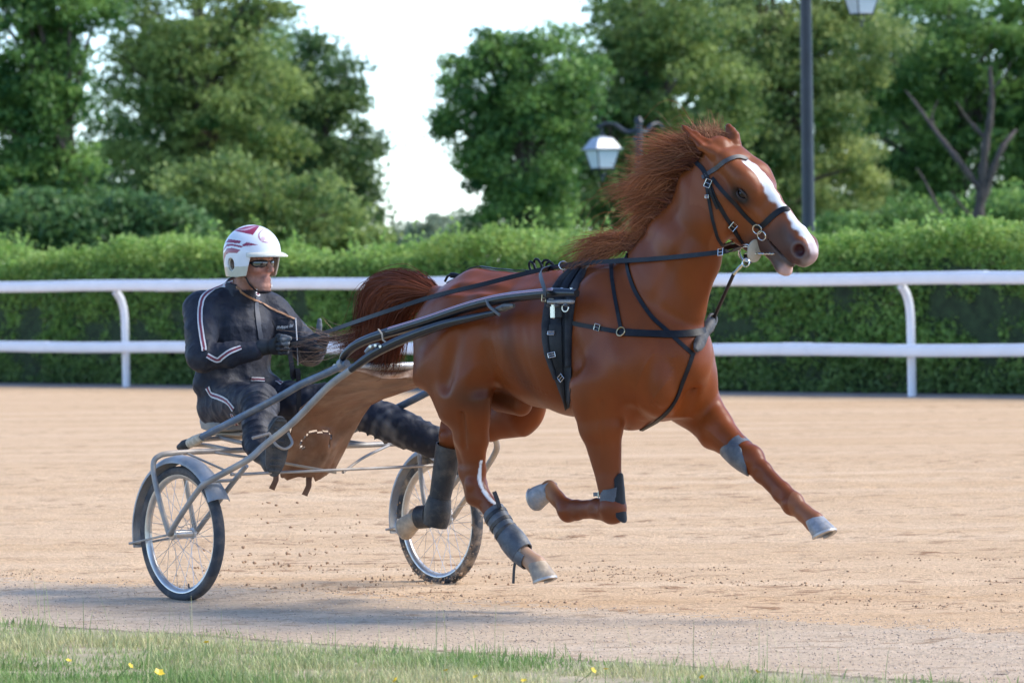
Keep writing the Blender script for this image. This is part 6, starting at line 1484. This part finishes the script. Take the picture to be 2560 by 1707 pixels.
hand(hnF - V3(.080, -.015, .012), V3(.95, -.12, .12), V3(-.1, .2, 1), 1, V3(.10, .0, 1), 4, 'glove of the far hand with its thumb up')

# ---- boots
m_bt = mat('boot_black', (.020, .021, .024), .5, spec=.4, attr=None, var=.3, vscale=20, dust=(.16, .14, .12), dscale=9, damt=.5, bump=.25, bscale=60)
m_sole = mat('boot_sole', (.045, .046, .048), .75, var=.3, vscale=25, dust=(.20, .17, .14), dscale=10, damt=.6, bump=.4, bscale=60)
def riding_boot(heel, toe, nrm, ankle, shin, label):
    """heel, toe on the sole; nrm = where the sole faces"""
    d = unit(toe - heel); n_ = unit(nrm - d * (np.asarray(nrm) @ d)); s_ = np.cross(d, n_); L = np.linalg.norm(toe - heel)
    root = MB(); vs = []; K = 26; out = []
    for k in range(K):
        t_ = 2 * math.pi * k / K; x = .5 - .5 * math.cos(t_); w = 1.35 * (.036 + .012 * math.sin(math.pi * min(x * 1.15, 1)) + .010 * math.exp(-((x - .72) / .2) ** 2) - .006 * math.exp(-((x - .42) / .12) ** 2))
        out.append((x * L, math.sin(t_) ** 1 * w if abs(math.sin(t_)) > 0 else 0))
    out = [(x, math.copysign(abs(y) ** .8 * (.046 ** .2), y)) for x, y in out]
    for h_ in (0, .014, .020):
        for x, y in out: vs.append(heel + d * x + s_ * y * (1 if h_ < .02 else .93) - n_ * h_)
    root.add(vs, [tuple(range(K)), tuple(2 * K + k for k in range(K))[::-1]] + [(i * K + (k + 1) % K, i * K + k, i * K + K + k, i * K + K + (k + 1) % K) for i in range(2) for k in range(K)])
    S = Field(np.minimum.reduce([heel, toe, ankle, shin]) - .12, np.maximum.reduce([heel, toe, ankle, shin]) + .12, .0055)
    P = lambda x, h_: heel + d * x * L - n_ * h_
    S.cone(P(.14, .045), P(.45, .05), (.034, .036), (.036, .038), s_, .02); S.cone(P(.45, .048), P(.80, .036), (.036, .036), (.042, .028), s_, .02); S.cone(P(.80, .036), P(.92, .030), (.042, .028), (.034, .022), s_, .02)
    S.cone(P(.16, .05), ankle, .042, .046, s_, .03); S.cone(P(.40, .06), ankle, .036, .045, s_, .03); S.cone(ankle, shin, .046, .054, s_, .03)
    v, f = S.mesh('boot', 2); up_ = obj('boot', np_mesh('boot', v, f), m_bt, driver); up_['label'] = label
    so = root.build('sole', m_sole, up_, auto=40)
    for i in range(9):
        x = .10 + .10 * i if i < 8 else .93
        if .38 < x < .48: continue
        c_ = heel + d * x * L + n_ * .003; b_ = MB(); b_.box(c_, (.014, .058, .007), d, s_, n_, bevel=.002); b_.build('tread', m_sole, so)
riding_boot(ct(684, 1192, -.43), ct(703, 1042, -.43), V3(.93, -.30, -.10), LEG_N[1] + V3(.02, -.01, -.02), LEG_N[1] + V3(-.04, .03, .05), 'boot pressed on the near stirrup, sole towards us')
fa = LEG_F[1]; riding_boot(fa + V3(.11, .02, -.14), fa + V3(.16, .07, .14), V3(.95, .10, -.15), fa + V3(.04, .02, -.02), fa + V3(-.04, -.02, .02), 'boot on the far stirrup behind the horse')

# ---- helmet
def helmet():
    hc = HC + V3(-.010, -.002, .046); a, b, c = .146, .124, .130
    na, ne = 300, 130; az = np.linspace(-math.pi, math.pi, na, endpoint=False)
    rimf = np.interp(np.abs(az), [0, .80, .93, 1.02, 1.12, 1.5, 2.2, 2.5, math.pi], [-.02, -.03, -.12, -.50, -.88, -.92, -.90, -.86, -.84])
    emin = np.where(rimf < 0, rimf / .92, 0.0); q = np.linspace(0, 1, ne)[None, :]
    A = np.repeat(az[:, None], ne, 1); E_ = math.pi / 2 + (emin[:, None] - math.pi / 2) * q; ce = np.cos(E_); se = np.sin(E_)
    ce = np.where(E_ < 0, 1 - .10 * np.clip(-E_, 0, 1.1) ** 2, ce); se = np.where(E_ < 0, E_ * .92, se)
    Rz = np.array([[math.cos(HYAW), -math.sin(HYAW), 0], [math.sin(HYAW), math.cos(HYAW), 0], [0, 0, 1]])
    Lc = np.stack([a * ce * np.cos(A), b * ce * np.sin(A), c * se], -1)
    P = Lc @ Rz.T + hc
    ear = (((Lc[..., 0] + .024) / .024) ** 2 + ((Lc[..., 2] + .057) / .031) ** 2 < 1) & (np.abs(Lc[..., 1]) > .06); keep = ~ear
    idx = np.arange(na * ne).reshape(na, ne)
    q = np.stack([idx[:, :-1], np.roll(idx, -1, 0)[:, :-1], np.roll(idx, -1, 0)[:, 1:], idx[:, 1:]], -1).reshape(-1, 4)
    ok = keep.reshape(-1)[q].sum(1) >= 4; q = q[ok]
    used, inv = np.unique(q, return_inverse=True); v = P.reshape(-1, 3)[used]; q = inv.reshape(q.shape)
    def hl(p): return hc + Rz @ np.asarray(p, float)
    # decoration, drawn on the shell seen square to its right front side
    e1 = unit(V3(.62, .78, 0)); x = (v - hc) @ e1; zz = v[:, 2] - hc[2]; near = (v - hc) @ V3(.6, -.8, 0) > -.03
    # units: picture pixels of the side view, 1 px = 1/507 m
    X = 660 + x * 507 * 7.127; Y = 690 - zz * 507 * 7.127
    col = np.tile(np.array([.74, .74, .76]), (len(v), 1)); mar = np.array([.27, .025, .065]); cream = np.array([.56, .53, .42]); pink = np.array([.50, .30, .38])
    def poly(pts):
        ins = np.zeros(len(v), bool); n = len(pts)
        for i in range(n):
            x0, y0 = pts[i]; x1, y1 = pts[(i + 1) % n]; c_ = ((y0 > Y) != (y1 > Y)) & (X < (x1 - x0) * (Y - y0) / (y1 - y0 + 1e-9) + x0); ins ^= c_
        return ins & near
    low = np.interp(x, [-.2, -.02, .06, .2], [-.06, -.055, -.03, -.02]); fl = (zz < low - .012)
    col[fl] = cream; col[(zz < -.0) & (zz > -.03) & (x > .04)] = (.66, .64, .58)
    for pts in ([(340, 310), (560, 250), (820, 215), (700, 395)], [(205, 530), (270, 455), (500, 492), (470, 535), (250, 515)], [(510, 560), (600, 515), (790, 562), (540, 585)], [(160, 630), (240, 540), (340, 540), (540, 582), (500, 606), (330, 572), (240, 585), (180, 665)],
                [(175, 900), (180, 700), (240, 615), (330, 605), (490, 645), (420, 700), (290, 690), (225, 720), (195, 800)]): col[poly(pts)] = mar
    for pts in ([(400, 306), (560, 285), (760, 240), (640, 300), (560, 318)],): col[poly(pts)] = pink
    e = ((X - 935) / 150) ** 2 + ((Y - 410) / 125) ** 2; e2 = ((X - 945) / 138) ** 2 + ((Y - 402) / 112) ** 2; col[(e < 1) & (e2 > .96) & near] = (.40, .22, .27)
    hs = poly([(835, 500), (840, 430), (900, 420), (950, 430), (985, 375), (1030, 400), (990, 420), (975, 470), (1000, 500), (960, 490), (930, 505), (900, 480), (870, 505)]); col[hs] = (.60, .42, .46)
    me = np_mesh('helmet', v, q); set_col(me, col); o_ = obj('helmet', me, mat('helmet_shell', (.7, .7, .7), .3, spec=.5, attr='tint', var=.06, vscale=20, coat=.25), driver)
    md = o_.modifiers.new('thick', 'SOLIDIFY'); md.thickness = .008; md.offset = -1; o_['label'] = 'scuffed white helmet with maroon flashes and peak'
    # liner, peak, edge bead
    inn = MB(); inn.lathe([(.001, .128)] + [(.112 * math.sin(t_), .128 * math.cos(t_)) for t_ in np.linspace(.1, 1.62, 14)], hc + V3(-.006, 0, .0), (0, 0, 1), 36); inn.build('liner', mat('helmet_liner', (.012, .012, .014), .9), o_)
    pk = MB(); n = 40; vs = []
    for r_, dz in ((.0, .006), (.35, .004), (.75, -.004), (1.0, -.013)):
        for k in range(n + 1):
            t_ = -1.12 + 2.24 * k / n; rx = a * (1 + .0) + .062 * r_ * math.cos(t_ * .95) ** .6; ry = b + .030 * r_ * math.cos(t_ * .95)
            vs.append(hl((rx * math.cos(t_), ry * math.sin(t_), -.004 + dz)))
    w = n + 1; off = len(vs); vs += [p - V3(0, 0, .006) for p in vs]
    fs = []
    for i in range(3):
        for k in range(n): fs.append((i * w + k, i * w + w + k, i * w + w + k + 1, i * w + k + 1)); fs.append((off + i * w + k + 1, off + i * w + w + k + 1, off + i * w + w + k, off + i * w + k))
    for k in range(n): fs.append((3 * w + k, off + 3 * w + k, off + 3 * w + k + 1, 3 * w + k + 1))
    pk.add(vs, fs); pk.build('peak', mat('peak_cream', (.60, .57, .47), .45, var=.1, vscale=30), o_, auto=50)
    m_ = MB(); ring = [V3(-.024 + .025 * math.cos(t_), 0, -.057 + .032 * math.sin(t_)) for t_ in np.linspace(0, 2 * math.pi, 25)]
    for s in (-1, 1):
        m_ = MB(); m_.tube([hl((p[0], s * (b * math.sqrt(max(1 - (p[0] / a) ** 2, .1)) * (.985 - .10 * (p[2] / c) ** 2) - .003), p[2])) for p in ring], .0042, 6, cap=False); m_.build('ear_ring', mat('ring_cream', (.55, .52, .42), .5), o_)
    for (azm, dz) in ((-1.15, .022), (-.45, .022)):
        m_ = MB(); d = V3(math.cos(azm) * a, math.sin(azm) * b, 0); m_.lathe([(.006, 0), (.006, .003), (.003, .005)], hl(d + V3(0, 0, dz)), Rz @ unit(d), 10); m_.build('stud', m_rim, o_)
    def hh(x, y, z_): return HC + Rz @ V3(x, y, z_)
    m_ = MB(); m_.ribbon(catmull([hh(.020, -.080, -.075), hh(.035, -.064, -.115), hh(.046, -.022, -.148), hh(.046, .022, -.148), hh(.035, .064, -.115), hh(.020, .080, -.075)], 5), [V3(.3, -.6, -.6)] * 10 + [V3(.4, 0, -1)] * 6 + [V3(.3, .6, -.6)] * 10, .008, .003); m_.build('chin_strap', mat('webbing', (.012, .012, .014), .8), o_)
helmet()
# ---- wraparound sunglasses
sg = empty('sunglasses', HC + V3(0, 0, .004)); sg.rotation_euler = (0, 0, HYAW); sg.parent = driver; sg['label'] = 'mirrored wraparound sunglasses'
m_lens = mat('mirror_lens', (.16, .17, .17), .06, .85); m_frame = mat('glasses_frame', (.012, .013, .016), .3)
for s in (-1, 1):
    vs = []; n = 14
    for i in range(n + 1):
        t_ = .14 + 1.02 * i / n; hgt = .019 * math.sin(math.pi * min(i / n * .9 + .12, 1)) ** .5 + .003
        p = V3(.006 + .104 * math.cos(t_ * .9), s * .079 * math.sin(t_ * 1.05) + s * .002, 0)
        for k in (-1, -.5, 0, .5, 1): vs.append(p + V3(-.004 * k * k - .004 * (k < 0) * abs(k), 0, -.010 + hgt * k * (.55 if k > 0 else 1.15)))
    m_ = MB(); m_.add(vs, [(i * 5 + k, i * 5 + 5 + k, i * 5 + 6 + k, i * 5 + 1 + k)[::s] for i in range(n) for k in range(4)]); ln = m_.build('lens', m_lens, sg); md = ln.modifiers.new('t', 'SOLIDIFY'); md.thickness = .002
    m_ = MB(); m_.tube([vs[i * 5 + 4] + V3(.001, 0, .001) for i in range(n + 1)], .0026, 6); m_.build('brow_bar', m_frame, ln)
    m_ = MB(); e = vs[n * 5 + 2]; m_.tube([e + V3(.004, 0, 0), e + V3(-.03, s * .006, .002), e + V3(-.075, s * .008, .002)], [.006, .005, .004], 6); m_.build('temple_arm', m_frame, sg)
m_ = MB(); m_.tube([V3(.104, -.012, -.004), V3(.109, 0, -.002), V3(.104, .012, -.004)], .003, 6); m_.build('bridge', m_frame, sg)

# ------------------------------------------------------------------ small things
# clods of sand thrown up by the hooves and wheels
def clods(n, seed, box, smin, smax):
    r_ = np.random.default_rng(seed); c = np.stack([r_.normal(b[0], b[1], n) for b in box[:2]], -1); h_ = np.abs(r_.normal(0, box[2], n)) * r_.random(n) + .02
    s = smin + (smax - smin) * r_.random(n) ** 3
    gr = (1 + 5 ** .5) / 2; base = np.array([[-1, gr, 0], [1, gr, 0], [-1, -gr, 0], [1, -gr, 0], [0, -1, gr], [0, 1, gr], [0, -1, -gr], [0, 1, -gr], [gr, 0, -1], [gr, 0, 1], [-gr, 0, -1], [-gr, 0, 1]]) / 1.9
    fb = np.array([[0, 11, 5], [0, 5, 1], [0, 1, 7], [0, 7, 10], [0, 10, 11], [1, 5, 9], [5, 11, 4], [11, 10, 2], [10, 7, 6], [7, 1, 8], [3, 9, 4], [3, 4, 2], [3, 2, 6], [3, 6, 8], [3, 8, 9], [4, 9, 5], [2, 4, 11], [6, 2, 10], [8, 6, 7], [9, 8, 1]])
    v = base[None] * r_.uniform(.6, 1.4, (n, 12, 1)) * r_.uniform(.6, 1.3, (n, 1, 3)) * s[:, None, None] + np.stack([c[:, 0], c[:, 1], h_], -1)[:, None]
    return v.reshape(-1, 3), (fb[None] + 12 * np.arange(n)[:, None, None]).reshape(-1, 3)
parts = []
g1 = ground_at(700, 1440); g2 = ground_at(800, 1400)
parts.append(clods(170, 71, ((g1[0], .30), (g1[1] + .2, .22), .26), .002, .010))
parts.append(clods(60, 72, ((g2[0] + .05, .2), (g2[1] + .3, .2), .50), .002, .010))
g3 = ground_at(1000, 1470); parts.append(clods(160, 73, ((g3[0], .3), (g3[1], .15), .07), .002, .008))
vs = np.concatenate([p[0] for p in parts]); off = np.cumsum([0] + [len(p[0]) for p in parts[:-1]]); fs = np.concatenate([p[1] + o_ for p, o_ in zip(parts, off)])
o = obj('flying_sand', np_mesh('flying_sand', vs, fs), mat('flying_clod', (.40, .25, .145), .95, var=.3, vscale=30)); tag(o, 'brown lumps of sand thrown up between the two wheels', 'flying sand', kind='stuff')
# mud specks sticking to the lower part of the far tyre
r = np.random.default_rng(81); pts = []
for i in range(300):
    a = -math.pi / 2 + r.normal(0, .85); d = V3(math.cos(a), 0, math.sin(a)); y = r.uniform(-.03, .03); rad = RW + .0 - .5 * abs(y) + r.uniform(-.02, .004)
    pts.append((V3(0, HW, RW) + d * rad + V3(0, y * .95 - (.006 if y < 0 else -.006), 0), r.uniform(.003, .009)))
base = np.array([[1, 0, 0], [-1, 0, 0], [0, 1, 0], [0, -1, 0], [0, 0, 1], [0, 0, -1]]); fb = np.array([[0, 2, 4], [2, 1, 4], [1, 3, 4], [3, 0, 4], [2, 0, 5], [1, 2, 5], [3, 1, 5], [0, 3, 5]])
v = np.concatenate([base * s_ * r.uniform(.6, 1.3, (6, 1)) + p for p, s_ in pts]); f = (fb[None] + 6 * np.arange(len(pts))[:, None, None]).reshape(-1, 3)
o = obj('mud_specks', np_mesh('mud_specks', v, f), mat('mud', (.42, .29, .19), .95), sulky); o['kind'] = 'stuff'
# buttercups in the grass
m_pet = mat('yellow_petal', (.75, .52, .03), .5); m_stem = mat('flower_stem', (.12, .20, .05), .7)
pet = MB(); 
for k in range(5):
    a = 2 * math.pi * k / 5; d = V3(math.cos(a), math.sin(a), 0); e = V3(-math.sin(a), math.cos(a), 0)
    pet.add([V3(0, 0, 0), d * .007 + e * .006 + V3(0, 0, .004), d * .013 + V3(0, 0, .006), d * .007 - e * .006 + V3(0, 0, .004)], [(0, 1, 2, 3)])
pm = pet.mesh('flower_head'); pm.materials.append(m_pet)
sm_ = MB(); sm_.tube([V3(0, 0, -.08), V3(.004, .002, -.03), V3(0, 0, 0)], .0014, 5); stm = sm_.mesh('stem'); stm.materials.append(m_stem)
fl_px = [(397, 1683), (325, 1664), (172, 1652), (516, 1606), (990, 1700), (1115, 1676), (1190, 1692), (1482, 1676), (1515, 1673), (1893, 1680), (1755, 1693), (1310, 1702), (690, 1702), (760, 1625), (1035, 1640), (80, 1545), (1790, 1706), (1660, 1690)]
fl_px = fl_px[:12]
FLAB = ['largest yellow buttercup, near the bottom edge at lower left', 'small buttercup just left of and above the largest one', 'leftmost small buttercup in the grass', 'small buttercup in the grass right below the near wheel', 'small buttercup at the bottom edge below the far wheel', 'small buttercup in the grass below the near hind hoof, left one',
        'small buttercup in the grass below the near hind hoof, right one', 'left one of two small buttercups close together below the folded foreleg', 'right one of two small buttercups close together below the folded foreleg', 'rightmost small buttercup, where the grass runs out', 'small buttercup second from the right', 'small buttercup at the bottom edge under the horse belly']
for i, (x, y) in enumerate(fl_px):
    p = ground_at(x, y, .075); root_ = empty('buttercup', (p[0], p[1], p[2] - .075)); s_ = 1.8 if i == 0 else .95 + .25 * ((i * 37) % 5) / 5
    tag(root_, FLAB[i], 'flower', 'buttercups in the grass')
    for nm, mm in (('flower_head', pm), ('stem', stm)):
        o = bpy.data.objects.new(nm, mm); COL.objects.link(o); o.parent = root_; o.location = (0, 0, .075); o.rotation_euler = (.5 * math.sin(i * 2.1) + .5, .4 * math.cos(i * 1.7), i); o.scale = (s_, s_, s_) if nm == 'flower_head' else (1, 1, 1)
# dark stones / droppings on the verge
m_dk = mat('dark_lump', (.06, .03, .025), .9, var=.3, vscale=40); lump = MB()
vs = []; n = 10
for z_, r1 in ((0, .8), (.3, 1), (.65, .75), (.85, .1)):
    for k in range(n): vs.append(V3(math.cos(2 * math.pi * k / n) * r1 * (1 + .25 * math.sin(k * 2.3 + z_ * 5)), math.sin(2 * math.pi * k / n) * r1 * .7, z_ * .8))
lump.add(vs, [(i * n + k, i * n + (k + 1) % n, i * n + n + (k + 1) % n, i * n + n + k) for i in range(3) for k in range(n)]); lm = lump.mesh('dark_lump'); lm.materials.append(m_dk)
for i, (x, y, s_, lab) in enumerate(((2508, 1693, .022, 'largest dark red-brown lump on the verge at the bottom right corner'), (1428, 1597, .017, 'dark reddish lump on the gravel below the folded foreleg'), (2050, 1650, .012, 'small reddish lump on the gravel right of the grass edge'), (1460, 1647, .011, 'small dark lump where the grass meets the gravel'))):
    p = ground_at(x, y); o = bpy.data.objects.new('dirt_lump', lm); COL.objects.link(o); o.location = (p[0], p[1], .004); o.scale = (s_ * 1.6, s_, s_ * .8); o.rotation_euler = (0, 0, i); tag(o, lab, 'dirt lump', 'dirt lumps on the verge')
